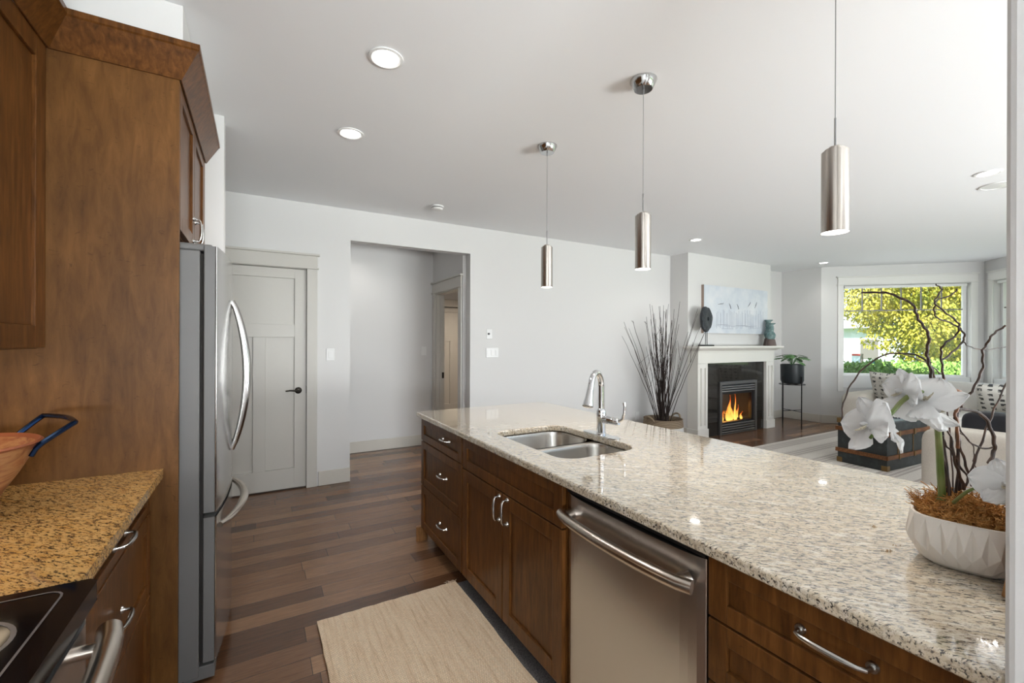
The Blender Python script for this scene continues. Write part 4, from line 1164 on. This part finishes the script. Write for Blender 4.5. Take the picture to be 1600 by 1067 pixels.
# things on the trunk
M_mag = mat('printed_magazine', (.5, .5, .5), .4); v = coords(M_mag)
link(M_mag, ramp(M_mag, noise(M_mag, v, 28, 2), [(.42, (.05, .05, .055)), (.5, (.55, .55, .56)), (.7, (.7, .7, .7))], 'CONSTANT'), 'Base Color')
tag(MB().box(6.28, 6.52, 2.12, 2.42, .5352, .549, Matrix.Translation((6.4, 2.3, 0)) @ Matrix.Rotation(R(12), 4, 'Z') @ Matrix.Translation((-6.4, -2.3, 0))).build('magazine', M_mag, bevel=.001), 'black and white magazine lying on top of the steamer trunk', 'magazine')
M_tray = mat('dark_tray', (.05, .04, .03), .35, .5)
t = thing('decor_tray', (6.05, 2.22, .5352), 'small dark metal tray of trinkets on the near corner of the trunk', 'tray')
MB().lathe([(0, .001), (.10, .001), (.115, .03), (.11, .03), (.098, .006), (0, .006)], (6.05, 2.22, .5352), 24, close=False).build('tray_body', M_tray, t)
b = MB(); random.seed(9)
for k in range(9): b.lathe([(0, -.012), (.012, 0), (0, .012)], (6.05 + random.uniform(-.06, .06), 2.22 + random.uniform(-.06, .06), .5352 + .02 + random.uniform(0, .02)), 8, close=False)
b.build('beads', M_brass, t)

# sofas
def cushion(b, x0, x1, y0, y1, z0, z1, r=.05, M=None, puff=.02):
    """rounded, slightly puffed block"""
    n = 8
    def sup(t, p=4.0):
        c, s = math.cos(t), math.sin(t)
        return (abs(c) ** (2 / p)) * (1 if c >= 0 else -1), (abs(s) ** (2 / p)) * (1 if s >= 0 else -1)
    cx, cy, cz = (x0 + x1) / 2, (y0 + y1) / 2, (z0 + z1) / 2; hx, hy, hz = (x1 - x0) / 2, (y1 - y0) / 2, (z1 - z0) / 2
    NU, NV = 40, 20; V = []; F = []
    for j in range(NV + 1):
        ph = -PI / 2 + PI * j / NV; cr_, sr = sup(ph, 7.0)
        for i in range(NU):
            cc, ss = sup(2 * PI * i / NU, 9.0)
            q = Vector((cx + hx * cr_ * cc, cy + hy * cr_ * ss, cz + hz * sr))
            V.append(M @ q if M else q)
    for j in range(NV):
        for i in range(NU): F.append((j * NU + i, j * NU + (i + 1) % NU, (j + 1) * NU + (i + 1) % NU, (j + 1) * NU + i))
    b.add(V, F, True); return b
t = thing('sofa', (8.2, 2.2, 0), 'long off-white linen sofa standing in front of the bay window', 'sofa')
cushion(MB(), 8.52, 8.78, 1.05, 3.22, .20, .845).build('backrest', M_linen_w, t, ang=180)
cushion(MB(), 7.70, 8.75, 3.02, 3.30, .06, .64).build('armrest', M_linen, t, ang=180)
cushion(MB(), 7.72, 8.53, 1.05, 3.02, .06, .30).build('seat_base', M_linen, t, ang=180)
cushion(MB(), 7.70, 8.53, 1.90, 3.01, .29, .47).build('seat_cushion', M_linen_w, t, ang=180)
cushion(MB(), 7.70, 8.53, 1.06, 1.89, .29, .47).build('seat_cushion', M_linen_w, t, ang=180)
cushion(MB(), 8.36, 8.55, 1.95, 2.98, .46, .86).build('back_cushion', M_linen_w, t, ang=180)
cushion(MB(), 8.36, 8.55, 1.08, 1.92, .46, .84).build('back_cushion', M_linen_w, t, ang=180)
def pillow(name, c, size, th, rz, tilt, m, label, group=None):
    M = Matrix.Translation(c) @ Matrix.Rotation(R(rz), 4, 'Z') @ Matrix.Rotation(R(tilt), 4, 'Y')
    n = 16; b = MB()
    for sg in (1, -1):
        def fn(u, v_):
            a, d = 2 * u - 1, 2 * v_ - 1
            pinch = 1 - .07 * (1 - a * a) * 0 - .06 * (1 - abs(a)) * (abs(d) ** 3) - .06 * (1 - abs(d)) * (abs(a) ** 3)
            h_ = th / 2 * max(0, (1 - a ** 4) * (1 - d ** 4)) ** .45
            return M @ Vector((sg * h_, a * size / 2 * pinch, d * size / 2 * pinch))
        b.grid(fn, n, n, True)
    o = b.build(name, m, ang=180)
    return tag(o, label, 'pillow', group)
M_plaid = mat('black_white_plaid', (.5, .5, .5), .9); v = coords(M_plaid); N, L, b_ = nodes(M_plaid)
sx = N.new('ShaderNodeSeparateXYZ'); L.new(v, sx.inputs[0])
p1 = ramp(M_plaid, math_('MULTIPLY', math_('PINGPONG', sx.outputs[1], .045), 22.0), [(.45, 0.0), (.55, 1.0)])
p2 = ramp(M_plaid, math_('MULTIPLY', math_('PINGPONG', sx.outputs[2], .03), 33.0), [(.4, 0.0), (.5, 1.0)])
nn_ = noise(M_plaid, coords(M_plaid, (3, 9, 14)), 3.0, 2)
c = mix(M_plaid, 1.0, p1, p2, 'MULTIPLY'); c = mix(M_plaid, 1.0, c, ramp(M_plaid, nn_, [(.45, 0.0), (.5, 1.0)]), 'MULTIPLY')
link(M_plaid, mix(M_plaid, c, (.62, .60, .55), (.045, .045, .045)), 'Base Color')
pillow('throw_pillow', (8.17, 2.84, .72), .50, .18, -12, -18, M_plaid, 'black and white plaid pillow at the far end of the sofa')
pillow('throw_pillow', (7.98, 2.60, .69), .42, .17, 6, -22, M_linen_w, 'plain white pillow leaning in front of the far plaid pillow')
pillow('throw_pillow', (8.10, 1.66, .68), .52, .18, 8, -42, M_plaid, 'black and white plaid pillow lying back near the middle of the sofa')
pillow('throw_pillow', (7.98, 1.36, .56), .46, .14, 0, -78, M_linen_w, 'plain white pillow lying flat on the seat, right of the plaid one')
# near armchair, back to the kitchen, with a black bolster
t = thing('armchair', (5.4, 1.0, 0), 'low pale linen armchair with its back to the kitchen island', 'armchair')
cushion(MB(), 4.88, 5.12, 0.30, 1.50, .10, .70).build('backrest', M_linen, t, ang=180)
cushion(MB(), 5.12, 5.85, 0.32, 1.48, .10, .42).build('seat', M_linen, t, ang=180)
cushion(MB(), 5.10, 5.90, 0.12, 0.32, .10, .60).build('armrest', M_linen, t, ang=180)
for x, y in ((4.95, .4), (4.95, 1.4), (5.8, .4), (5.8, 1.4)):
    MB().lathe([(.022, .013), (.028, .11)], (x, y, 0), 12).build('leg', M_board, t)
cb = MB(); cushion(cb, 5.135, 5.30, 0.45, 1.315, .425, .835)
tag(cb.build('bolster_cushion', M_darkfab, ang=180), 'black rectangular cushion standing on the linen armchair', 'cushion')

# ------------------------------------------------------------------ worktop: orchid, crumbs, board
M_ceram = mat('white_matt_ceramic', (.76, .72, .67), .5)
PC = Vector((1.377, .345, CT))
t = thing('orchid_arrangement', tuple(PC), 'white artificial orchid with curly willow branches in a pleated white pot on the worktop', 'potted plant')
NP = 25; rotp = R(14)
def sq(a, r, p=3.4):
    c, s = math.cos(a), math.sin(a); k = (abs(c) ** p + abs(s) ** p) ** (-1 / p)
    return Vector((r * k * math.cos(a + rotp), r * k * math.sin(a + rotp), 0))
rings = []
m2 = NP * 2
def ringp(fr, fz): return [PC + sq(2 * PI * k / m2, fr(k)) + Vector((0, 0, fz(k))) for k in range(m2)]
rings.append(ringp(lambda k: .060, lambda k: .001))
rings.append(ringp(lambda k: .076 if k % 2 else .071, lambda k: .012 if k % 2 else .009))
rings.append(ringp(lambda k: .0985 if k % 2 else .086, lambda k: .056 if k % 2 else .032))
rings.append(ringp(lambda k: .0885 if k % 2 else .0905, lambda k: .107))
rings.append(ringp(lambda k: .0885, lambda k: .1105))
rings.append(ringp(lambda k: .0835, lambda k: .111))
rings.append(ringp(lambda k: .080, lambda k: .085))
V = [p for q in rings for p in q]; F = [[k for k in range(m2)][::-1]]
for i in range(len(rings) - 1):
    for k in range(m2):
        a, b1 = i * m2 + k, i * m2 + (k + 1) % m2; c1, d1_ = b1 + m2, a + m2
        if k % 2: F += [(a, b1, c1), (a, c1, d1_)]
        else: F += [(a, b1, d1_), (b1, c1, d1_)]
F.append([(len(rings) - 1) * m2 + k for k in range(m2)])
MB().add(V, F).build('pot', M_ceram, t, bevel=.0006, seg=1)
M_moss = mat('orange_brown_moss', (.25, .12, .035), .9); v = coords(M_moss)
link(M_moss, ramp(M_moss, noise(M_moss, v, 60, 4), [(.3, (.16, .07, .02)), (.5, (.46, .21, .05)), (.75, (.66, .40, .15))]), 'Base Color')
b = MB()
def mound(u, v_):
    a = 2 * PI * u; r = .080 * v_
    p = sq(a, r)
    return PC + p + Vector((0, 0, .094 + .040 * (1 - v_ ** 2) + .004 * math.sin(9 * a) * v_))
b.grid(mound, 40, 10); b.build('moss_mound', M_moss, t)
random.seed(31)
b = MB()
for k in range(2200):
    a = random.uniform(0, 2 * PI); r = .081 * math.sqrt(random.random()); p = sq(a, r)
    z = .100 + .043 * (1 - (r / .081) ** 2) + random.uniform(-.004, .006)
    q = PC + p + Vector((0, 0, z)); P = [q]
    d = Vector((random.gauss(0, 1), random.gauss(0, 1), random.gauss(0, .45))).normalized()
    st_ = random.uniform(.004, .0085)
    for i in range(random.randint(3, 6)):
        d = (d + Vector((random.gauss(0, .6), random.gauss(0, .6), random.gauss(0, .35)))).normalized()
        P.append(P[-1] + d * st_)
        rel = P[-1] - PC; aa = math.atan2(rel.y, rel.x) - rotp; lim = sq(aa, .079).length
        if Vector((rel.x, rel.y)).length > lim and P[-1].z < CT + .115:
            kk = lim / Vector((rel.x, rel.y)).length; P[-1].x = PC.x + rel.x * kk; P[-1].y = PC.y + rel.y * kk
        if P[-1].z < CT + .090: P[-1].z = CT + .092
    b.tube(P, random.uniform(.0005, .0011), 3, caps=False)
for k in range(70):   # loose ends sticking out at the left rim
    a = random.uniform(1.3, 3.6); p = sq(a - rotp, .076); q = PC + p + Vector((0, 0, .114 + random.uniform(0, .02))); P = [q]
    d = (Vector((p.x, p.y, 0)).normalized() + Vector((random.gauss(0, .5), random.gauss(0, .5), random.uniform(0, .8)))).normalized()
    for i in range(5):
        d = (d + Vector((random.gauss(0, .35), random.gauss(0, .35), random.gauss(.05, .35)))).normalized(); P.append(P[-1] + d * random.uniform(.003, .007)); P[-1].z = max(P[-1].z, CT + .115)
    b.tube(P, .0006, 3, caps=False)
o = b.build('moss_strands', M_moss, t); o['kind'] = 'stuff'
M_br = mat('dark_branch', (.035, .018, .012), .55); v = coords(M_br)
link(M_br, ramp(M_br, noise(M_br, v, 30, 4), [(.35, (.018, .010, .008)), (.6, (.06, .028, .016)), (.8, (.14, .055, .02))]), 'Base Color')
M_bro = mat('orange_brown_branch', (.22, .075, .02), .5); v = coords(M_bro)
link(M_bro, ramp(M_bro, noise(M_bro, v, 30, 4), [(.35, (.10, .035, .012)), (.7, (.30, .11, .03))]), 'Base Color')
BRANCHES = [
 (0.006,0.0035,[(1.368, 0.365, 1.051), (1.348, 0.377, 1.16), (1.324, 0.379, 1.249), (1.302, 0.38, 1.308), (1.288, 0.376, 1.337), (1.269, 0.376, 1.363), (1.253, 0.373, 1.383), (1.244, 0.367, 1.408), (1.239, 0.37, 1.428), (1.227, 0.377, 1.446), (1.221, 0.381, 1.463), (1.213, 0.385, 1.483), (1.201, 0.403, 1.498), (1.193, 0.42, 1.509), (1.19, 0.433, 1.511), (1.166, 0.458, 1.512)]),
 (0.0045,0.003,[(1.402, 0.38, 1.04), (1.391, 0.386, 1.153), (1.369, 0.387, 1.245), (1.337, 0.383, 1.302), (1.305, 0.378, 1.337), (1.285, 0.378, 1.357)]),
 (0.0035,0.003,[(1.338, 0.359, 1.058), (1.381, 0.38, 1.17), (1.391, 0.398, 1.272), (1.396, 0.406, 1.317), (1.405, 0.413, 1.339), (1.421, 0.427, 1.358), (1.426, 0.447, 1.37), (1.414, 0.477, 1.373), (1.406, 0.505, 1.367), (1.387, 0.539, 1.333), (1.369, 0.56, 1.289), (1.352, 0.571, 1.238), (1.336, 0.568, 1.184)]),
 (0.003,0.0018,[(1.428, 0.376, 1.037), (1.45, 0.387, 1.146), (1.442, 0.392, 1.254), (1.419, 0.393, 1.317), (1.395, 0.396, 1.333), (1.362, 0.403, 1.351), (1.316, 0.418, 1.367), (1.284, 0.437, 1.38)]),
 (0.0045,0.0022,[(1.378, 0.359, 1.051), (1.383, 0.356, 1.16), (1.378, 0.359, 1.219), (1.373, 0.362, 1.27), (1.346, 0.366, 1.3), (1.325, 0.366, 1.322), (1.323, 0.368, 1.351), (1.32, 0.369, 1.38), (1.313, 0.362, 1.397), (1.334, 0.35, 1.415), (1.328, 0.342, 1.432), (1.323, 0.344, 1.447), (1.292, 0.351, 1.463), (1.269, 0.364, 1.484), (1.27, 0.364, 1.495), (1.281, 0.358, 1.513), (1.278, 0.359, 1.52), (1.27, 0.364, 1.527)]),
 (0.0035,0.0022,[(1.324, 0.367, 1.362), (1.356, 0.36, 1.379), (1.388, 0.354, 1.398), (1.394, 0.35, 1.416), (1.385, 0.355, 1.433), (1.366, 0.366, 1.446), (1.327, 0.377, 1.456), (1.308, 0.377, 1.47), (1.295, 0.372, 1.486), (1.3, 0.369, 1.496), (1.319, 0.359, 1.502), (1.331, 0.352, 1.51), (1.338, 0.347, 1.52)]),
 (0.0055,0.003,[(1.386, 0.354, 1.051), (1.382, 0.357, 1.131), (1.38, 0.358, 1.197), (1.378, 0.359, 1.226), (1.385, 0.355, 1.248), (1.395, 0.349, 1.274), (1.394, 0.338, 1.29), (1.409, 0.33, 1.322), (1.416, 0.325, 1.351), (1.401, 0.323, 1.38), (1.407, 0.319, 1.394), (1.402, 0.31, 1.414), (1.414, 0.303, 1.427), (1.417, 0.29, 1.439)]),
 (0.0022,0.0015,[(1.39, 0.352, 1.404), (1.4, 0.346, 1.394), (1.431, 0.34, 1.387), (1.464, 0.332, 1.384), (1.515, 0.315, 1.39), (1.559, 0.301, 1.394)]),
 (0.0055,0.004,[(1.34, 0.346, 1.167), (1.339, 0.347, 1.217), (1.335, 0.349, 1.245), (1.344, 0.344, 1.264), (1.351, 0.34, 1.281), (1.344, 0.344, 1.292), (1.319, 0.358, 1.305), (1.317, 0.365, 1.32)]),
 (0.0065,0.005,[(1.429, 0.318, 1.128), (1.453, 0.316, 1.153), (1.453, 0.316, 1.178), (1.442, 0.322, 1.216), (1.423, 0.333, 1.241), (1.378, 0.348, 1.251), (1.354, 0.35, 1.251)]),
 (0.0045,0.003,[(1.421, 0.357, 1.059), (1.433, 0.35, 1.096), (1.452, 0.339, 1.156), (1.471, 0.328, 1.215), (1.488, 0.319, 1.26), (1.511, 0.305, 1.317)]),
 (0.005,0.003,[(1.368, 0.342, 1.072), (1.358, 0.347, 1.101), (1.334, 0.35, 1.139), (1.329, 0.353, 1.182), (1.317, 0.36, 1.217), (1.307, 0.365, 1.238)]),
 (0.0045,0.003,[(1.369, 0.33, 1.083), (1.356, 0.337, 1.128), (1.344, 0.344, 1.172), (1.34, 0.346, 1.213), (1.332, 0.351, 1.238)]),
 (0.003,0.0025,[(1.453, 0.316, 1.162), (1.43, 0.329, 1.16), (1.391, 0.34, 1.177), (1.358, 0.348, 1.208), (1.353, 0.351, 1.229)]),
 (0.004,0.003,[(1.409, 0.341, 1.084), (1.386, 0.355, 1.119), (1.371, 0.363, 1.149), (1.358, 0.371, 1.167), (1.351, 0.374, 1.189)]),
 (0.002,0.0015,[(1.478, 0.347, 1.09), (1.469, 0.353, 1.12), (1.47, 0.352, 1.148), (1.44, 0.358, 1.177), (1.413, 0.362, 1.191)]),
]
STEM = [(1.352, 0.374, 1.029), (1.334, 0.373, 1.105), (1.304, 0.367, 1.167), (1.273, 0.362, 1.228), (1.222, 0.357, 1.276), (1.173, 0.362, 1.3), (1.134, 0.373, 1.284), (1.106, 0.378, 1.266), (1.079, 0.382, 1.248), (1.054, 0.39, 1.224), (1.039, 0.393, 1.213)]
STEM2 = [(1.332, 0.351, 1.047), (1.303, 0.322, 1.085), (1.287, 0.296, 1.106), (1.282, 0.276, 1.117)]

for i, (r0, r1, pts) in enumerate(BRANCHES):
    P = catmull(pts, 4); n = len(P)
    P = [p + Vector((.0012 * math.sin(j * 1.3 + i), .0012 * math.cos(j * 1.7), 0)) for j, p in enumerate(P)]
    MB().tube(P, [(r0 + (r1 - r0) * j / (n - 1)) * (.62 + .05 * math.sin(j * 2.3)) for j in range(n)], 8).build('branch', M_bro if i in (8,) else M_br, t)
M_stem = mat('green_orchid_stem', (.16, .20, .05), .45); v = coords(M_stem)
link(M_stem, ramp(M_stem, noise(M_stem, v, 12, 2), [(.4, (.10, .16, .03)), (.65, (.20, .22, .08))]), 'Base Color')
P = catmull(STEM, 5); n = len(P)
MB().tube(P, [.0072 * (1 - .62 * j / (n - 1)) for j in range(n)], 10).build('stem', M_stem, t)
P2 = catmull(STEM2, 4); MB().tube(P2, [.0035 - .0012 * j / (len(P2) - 1) for j in range(len(P2))], 8).build('stem', M_stem, t)
b = MB()
for p in (STEM[0], (1.345, .378, 1.03)):
    pass
MB().tube([(1.362, .378, 1.0), (1.360, .380, 1.10), (1.345, .382, 1.20), (1.325, .380, 1.25)], [.0045, .004, .0035, .003], 8).build('support_stick', M_br, t)
for p, q in (((1.385, .37, 1.022), (1.40, .352, 1.052)), ((1.350, .388, 1.022), (1.357, .376, 1.062))):
    MB().tube([p, q], [.006, .003], 8).build('cut_stub', M_stem, t)
M_petal = mat('translucent_white_petal', (.70, .70, .70), .45)
N, L, b_ = nodes(M_petal)
b_.inputs['Subsurface Weight'].default_value = .25; b_.inputs['Subsurface Radius'].default_value = (.02, .02, .02)
tl = N.new('ShaderNodeBsdfTranslucent'); tl.inputs[0].default_value = (.6, .6, .6, 1); ms = N.new('ShaderNodeMixShader'); ms.inputs[0].default_value = .3
ou = [x for x in N if x.type == 'OUTPUT_MATERIAL'][0]
L.new(b_.outputs[0], ms.inputs[1]); L.new(tl.outputs[0], ms.inputs[2]); L.new(ms.outputs[0], ou.inputs[0])
M_lip = mat('pale_lip', (.52, .47, .36), .5)
def petal_mesh(M, ang, length, width, cup, m_=10):
    b = MB()
    def fn(u, v_):
        s = u * 2 - 1
        w = width * math.sin(PI * min(1, v_ * .90 + .10)) ** .62 * (.55 + .45 * min(1, v_ * 2.2))
        y = length * v_; x = s * w
        z = cup * v_ * v_ * length * 1.2 - .35 * x * x / max(width, .001) + .0025 * math.sin(9 * s + 5 * v_) * v_
        return M @ (Matrix.Rotation(ang, 4, 'Z') @ Vector((x, y, z)))
    b.grid(fn, 10, 9, True); return b
def blossom(c, nrm, roll, size):
    q = Vector(nrm).normalized().to_track_quat('Z', 'Y').to_matrix().to_4x4()
    M = Matrix.Translation(c) @ q @ Matrix.Rotation(roll, 4, 'Z')
    core = MB().lathe([(.001, -.004), (.005, .002), (.006, .008), (.002, .016)], (0, 0, 0), 10, M=M)
    core.v = [tuple(Vector(p)) for p in core.v]
    f = core.build('flower', M_petal, t)
    for a, l, w, cu in ((0, .95, .40, .05), (R(128), .95, .38, .12), (R(-128), .95, .38, .12)):
        petal_mesh(M @ Matrix.Translation((0, 0, -.001)), a, l * size, w * size, cu).build('sepal', M_petal, f)
    for a in (R(68), R(-68)):
        petal_mesh(M @ Matrix.Translation((0, 0, .002)), a, 1.0 * size, .60 * size, .02).build('petal', M_petal, f)
    lip = MB()
    for a in (R(180), R(150), R(210)):
        bb = petal_mesh(M @ Matrix.Translation((0, 0, .006)), a, .24 * size, .09 * size, .9); lip.add(bb.v, bb.f, True)
    lip.build('lip', M_lip, f)
    return f
for c, n_, ro, sz in (
    ((1.050, 0.402, 1.236), (-.75, .45, .15), .5, .064),
    ((1.105, 0.382, 1.226), (-.30, .80, -.35), 2.2, .048),
    ((1.165, 0.352, 1.284), (-.55, -.10, .75), .9, .070),
    ((1.150, 0.380, 1.300), (-.80, .55, .05), .2, .050),
    ((1.180, 0.340, 1.262), (-.35, -.75, .50), 1.6, .046),
    ((1.283, 0.262, 1.120), (-.80, -.10, .30), .3, .054),
    ((1.310, 0.262, 1.108), (-.30, .80, .40), 1.2, .045)):
    blossom(c, n_, ro, sz)

# spilled plant bits on the worktop
M_crumb = mat('dry_crumb', (.30, .20, .11), .9)
random.seed(14)
for (x, y, lab, n) in ((1.43, .532, 'small heap of brown crumbs farther from the pot on the worktop', 16), (1.292, .452, 'small heap of brown crumbs closest to the pot on the worktop', 22), (1.345, .452, 'few pale crumbs beside the pot on the worktop', 6)):
    b = MB()
    for k in range(n):
        px = x + random.gauss(0, .007); py = y + random.gauss(0, .004); r = random.uniform(.0008, .0022)
        b.lathe([(0, -r * .6), (r, 0), (0, r)], (px, py, CT + r * .6 + .0005), 5, close=False)
    o = tag(b.build('crumbs', M_crumb), lab, 'crumbs'); o['kind'] = 'stuff'
# cutting board leaning on the wall end
a = R(9)
Mb = Matrix.Translation((1.245, .262, CT + .0016)) @ Matrix.Rotation(R(0), 4, 'Z') @ Matrix.Rotation(a, 4, 'X')
tag(MB().box(0, .30, -.018, 0, 0.003, .26, Mb).build('cutting_board', M_board, bevel=.003), 'thick wooden cutting board leaning on the wall end at the right', 'cutting board')

# ------------------------------------------------------------------ outside
M_grass = mat('lawn', (.10, .20, .04), .9); v = coords(M_grass)
link(M_grass, ramp(M_grass, noise(M_grass, v, 2, 5), [(.3, (.08, .16, .03)), (.7, (.22, .34, .08))]), 'Base Color')
tag(MB().box(-40, 90, -60, 60, -.62, -.60).build('lawn', M_grass), 'green lawn around the house outside the windows', 'lawn', kind='stuff')
tag(MB().box(-2.7, 10.6, -3.2, 8.1, -.60, -.125).build('trim_7', M_base), kind='structure')
tag(MB().box(-3.2, 11.0, -3.7, 8.6, HC + .16, HC + .40).build('trim_8', M_base), kind='structure')
M_fol = mat('golden_cypress_foliage', (.45, .42, .05), .6); v = coords(M_fol)
N, L, b_ = nodes(M_fol)
c = ramp(M_fol, noise(M_fol, v, 1.6, 6, .75), [(.30, (.08, .13, .02)), (.42, (.30, .34, .04)), (.54, (.66, .60, .08)), (.72, (.90, .78, .18))])
link(M_fol, c, 'Base Color')
tl = N.new('ShaderNodeBsdfTranslucent'); L.new(c, tl.inputs[0]); ms = N.new('ShaderNodeMixShader'); ms.inputs[0].default_value = .35
ou = [x for x in N if x.type == 'OUTPUT_MATERIAL'][0]; L.new(b_.outputs[0], ms.inputs[1]); L.new(tl.outputs[0], ms.inputs[2]); L.new(ms.outputs[0], ou.inputs[0])
M_trunk = mat('cypress_bark', (.07, .045, .03), .9)
def tree(x, y, z0, clumps, label, seed, name='cypress_tree', m=M_fol, trunk=True, spray=.13, dens=330):
    t = thing(name, (x, y, z0), label, 'tree'); rnd = random.Random(seed)
    b = MB()
    for (cx, cy, cz, rx, ry, rz) in clumps:
        n = int(dens * rx * ry * rz ** .8)
        for k in range(n):
            d = Vector((rnd.gauss(0, 1), rnd.gauss(0, 1), rnd.gauss(0, 1))).normalized(); f = rnd.uniform(.55, 1.05)
            p = Vector((cx + d.x * rx * f, cy + d.y * ry * f, cz + d.z * rz * f))
            dr = Vector((d.x + rnd.gauss(0, .5), d.y + rnd.gauss(0, .5), rnd.uniform(-1.1, .1))).normalized()
            sd = dr.cross(Vector((rnd.gauss(0, 1), rnd.gauss(0, 1), rnd.gauss(0, 1)))).normalized(); L_ = spray * rnd.uniform(.8, 1.9); w = spray * rnd.uniform(.25, .5)
            dn = Vector((0, 0, -1)) * L_ * .35
            V = [p, p + dr * L_ * .4 + sd * w, p + dr * L_ * .45 - sd * w, p + dr * L_ + dn + sd * w * .3, p + dr * L_ + dn - sd * w * .3, p + dr * L_ * .7 + sd * w * 1.3 + dn * .7, p + dr * L_ * .7 - sd * w * 1.3 + dn * .7]
            b.add(V, [(0, 1, 2), (1, 3, 2), (2, 3, 4), (1, 5, 3), (2, 4, 6)])
    b.build('foliage', m, t)
    if trunk: MB().tube([(x, y, z0), (x + .1, y, z0 + 2), (x, y + .1, z0 + 4.4), (x, y, z0 + 7)], [.28, .22, .15, .05], 10).build('trunk', M_trunk, t)
    return t
CLUMPS = [(16.64, 6.56, 3.04, 1.1, 1.1, 0.935), (16.87, 7.01, 4.26, 1.1, 1.1, 0.935), (17.61, 6, 3.35, 1.3, 1.3, 1.105), (19.12, 5.36, 3.38, 1.4, 1.4, 1.19), (20.44, 4.94, 2.79, 1.3, 1.3, 1.105), (17.63, 5.52, 2.11, 1, 1, 0.85), (18.76, 5.1, 1.72, 1, 1, 0.85), (17.35, 6.15, 2.23, 0.75, 0.75, 0.6375), (18.07, 5.5, 1.21, 0.65, 0.65, 0.5525), (19.67, 5.04, 0.9, 0.8, 0.8, 0.68), (16.97, 6.25, 1.51, 0.4, 0.4, 0.34), (16.77, 6.48, 2.02, 0.35, 0.35, 0.2975), (17.78, 6.13, 1.2, 0.35, 0.35, 0.2975), (18.24, 6.21, 5.33, 1.5, 1.5, 1.275), (19.7, 5.37, 5.76, 1.7, 1.7, 1.445), ]
tree(19.39, 5.66, -.6, CLUMPS, 'large golden-green cypress filling the view through the bay window', 3, spray=.06, dens=2600)
HEDGE = [(11.84, 5.44, 0.64, .42, .42, 0.3), (12.82, 5.6, 0.67, .42, .42, 0.3), (12.8, 5.31, 0.66, .42, .42, 0.3), (13.26, 5.22, 0.62, .42, .42, 0.3), (12.87, 4.8, 0.73, .42, .42, 0.3), (14.05, 4.98, 0.65, .42, .42, 0.3), (14.25, 4.78, 0.7, .42, .42, 0.3), (14.12, 4.48, 0.64, .42, .42, 0.3), (14.11, 4.24, 0.64, .42, .42, 0.3), (15.29, 4.34, 0.69, .42, .42, 0.3), (14.38, 3.85, 0.69, .42, .42, 0.3), (15.92, 4.02, 0.65, .42, .42, 0.3), (15.18, 3.61, 0.69, .42, .42, 0.3), (15.18, 3.39, 0.72, .42, .42, 0.3), (16.05, 3.36, 0.67, .42, .42, 0.3), ]
M_hed = mat('green_hedge_leaves', (.15, .3, .05), .6); v = coords(M_hed)
link(M_hed, ramp(M_hed, noise(M_hed, v, 4, 5, .7), [(.3, (.05, .14, .02)), (.5, (.22, .42, .07)), (.75, (.45, .62, .18))]), 'Base Color')
tree(14.12, 4.55, -.6, HEDGE, 'low bright green hedge just outside the bay window', 5, 'hedge', M_hed, False, .05, 9000)
M_evg = mat('dark_evergreen', (.03, .07, .03), .7)
tree(26.76, 7.07, -.6, [(24.39, 7.86, 3.22, 1.6, 1.6, 1.6), (26.07, 6.89, 2.39, 1.8, 1.8, 1.8), (28.45, 6.67, 3.03, 2, 2, 2), (27.69, 7.11, 4.78, 2, 2, 2), (23.57, 7.18, 0.76, 0.8, 0.8, 0.8)], 'dark evergreen tree standing behind the golden cypress', 7, 'evergreen_tree', M_evg, True, .12, 330)
M_sid = mat('pale_blue_siding', (.60, .68, .76), .7); M_roof = mat('grey_roof', (.42, .45, .48), .8)
MHs = Matrix.Translation((34.65, 14.64, -.6)) @ Matrix.Rotation(R(-25), 4, 'Z')
t = thing('neighbour_house', (34.65, 14.64, -.6), 'pale blue-grey house far behind the cypress, at the left of the window view', 'house')
MB().box(-1, 6, -5, 5, 0, 2.9, MHs).build('house_wall', M_sid, t)
MB().prism([(-1.6, 2.9), (6.6, 2.9), (2.5, 4.6)], -5.5, 5.5, MHs @ Matrix.Rotation(R(90), 4, 'X')).build('roof', M_roof, t)
for yy_ in (-3, 3): MB().box(-1.04, -1.001, yy_ - .6, yy_ + .6, 1.0, 2.2, MHs).build('window', M_bars, t)
M_redp = mat('red_paint', (.5, .05, .04), .5); M_signw = mat('pale_sign', (.55, .68, .80), .5)
t = thing('street_sign', (18.88, 7.57, -.6), 'small pale blue street sign with a red top, low at the left of the window', 'sign')
MSn = Matrix.Translation((18.88, 7.57, 0)) @ Matrix.Rotation(R(-25), 4, 'Z')
MB().box(-.02, .02, -.17, .17, .48, .92, MSn).build('board', M_signw, t)
MB().box(-.025, .025, -.17, .17, .921, .99, MSn).build('red_band', M_redp, t)
MB().box(-.03, .03, -.26, -.19, -.6, 1.0, MSn).build('post', M_bars, t)
M_teal2 = mat('teal_cloth', (.02, .22, .20), .7)
t = thing('garden_umbrella', (18.29, 6.76, -.6), 'low teal green garden umbrella behind the hedge', 'umbrella')
MB().lathe([(.40, .95), (.30, 1.10), (.12, 1.20), (0, 1.23)], (18.29, 6.76, -.42), 16, close=False).build('canopy', M_teal2, t)
MB().tube([(18.29, 6.76, -.6), (18.29, 6.76, .80)], .02, 8).build('pole', M_bars, t)
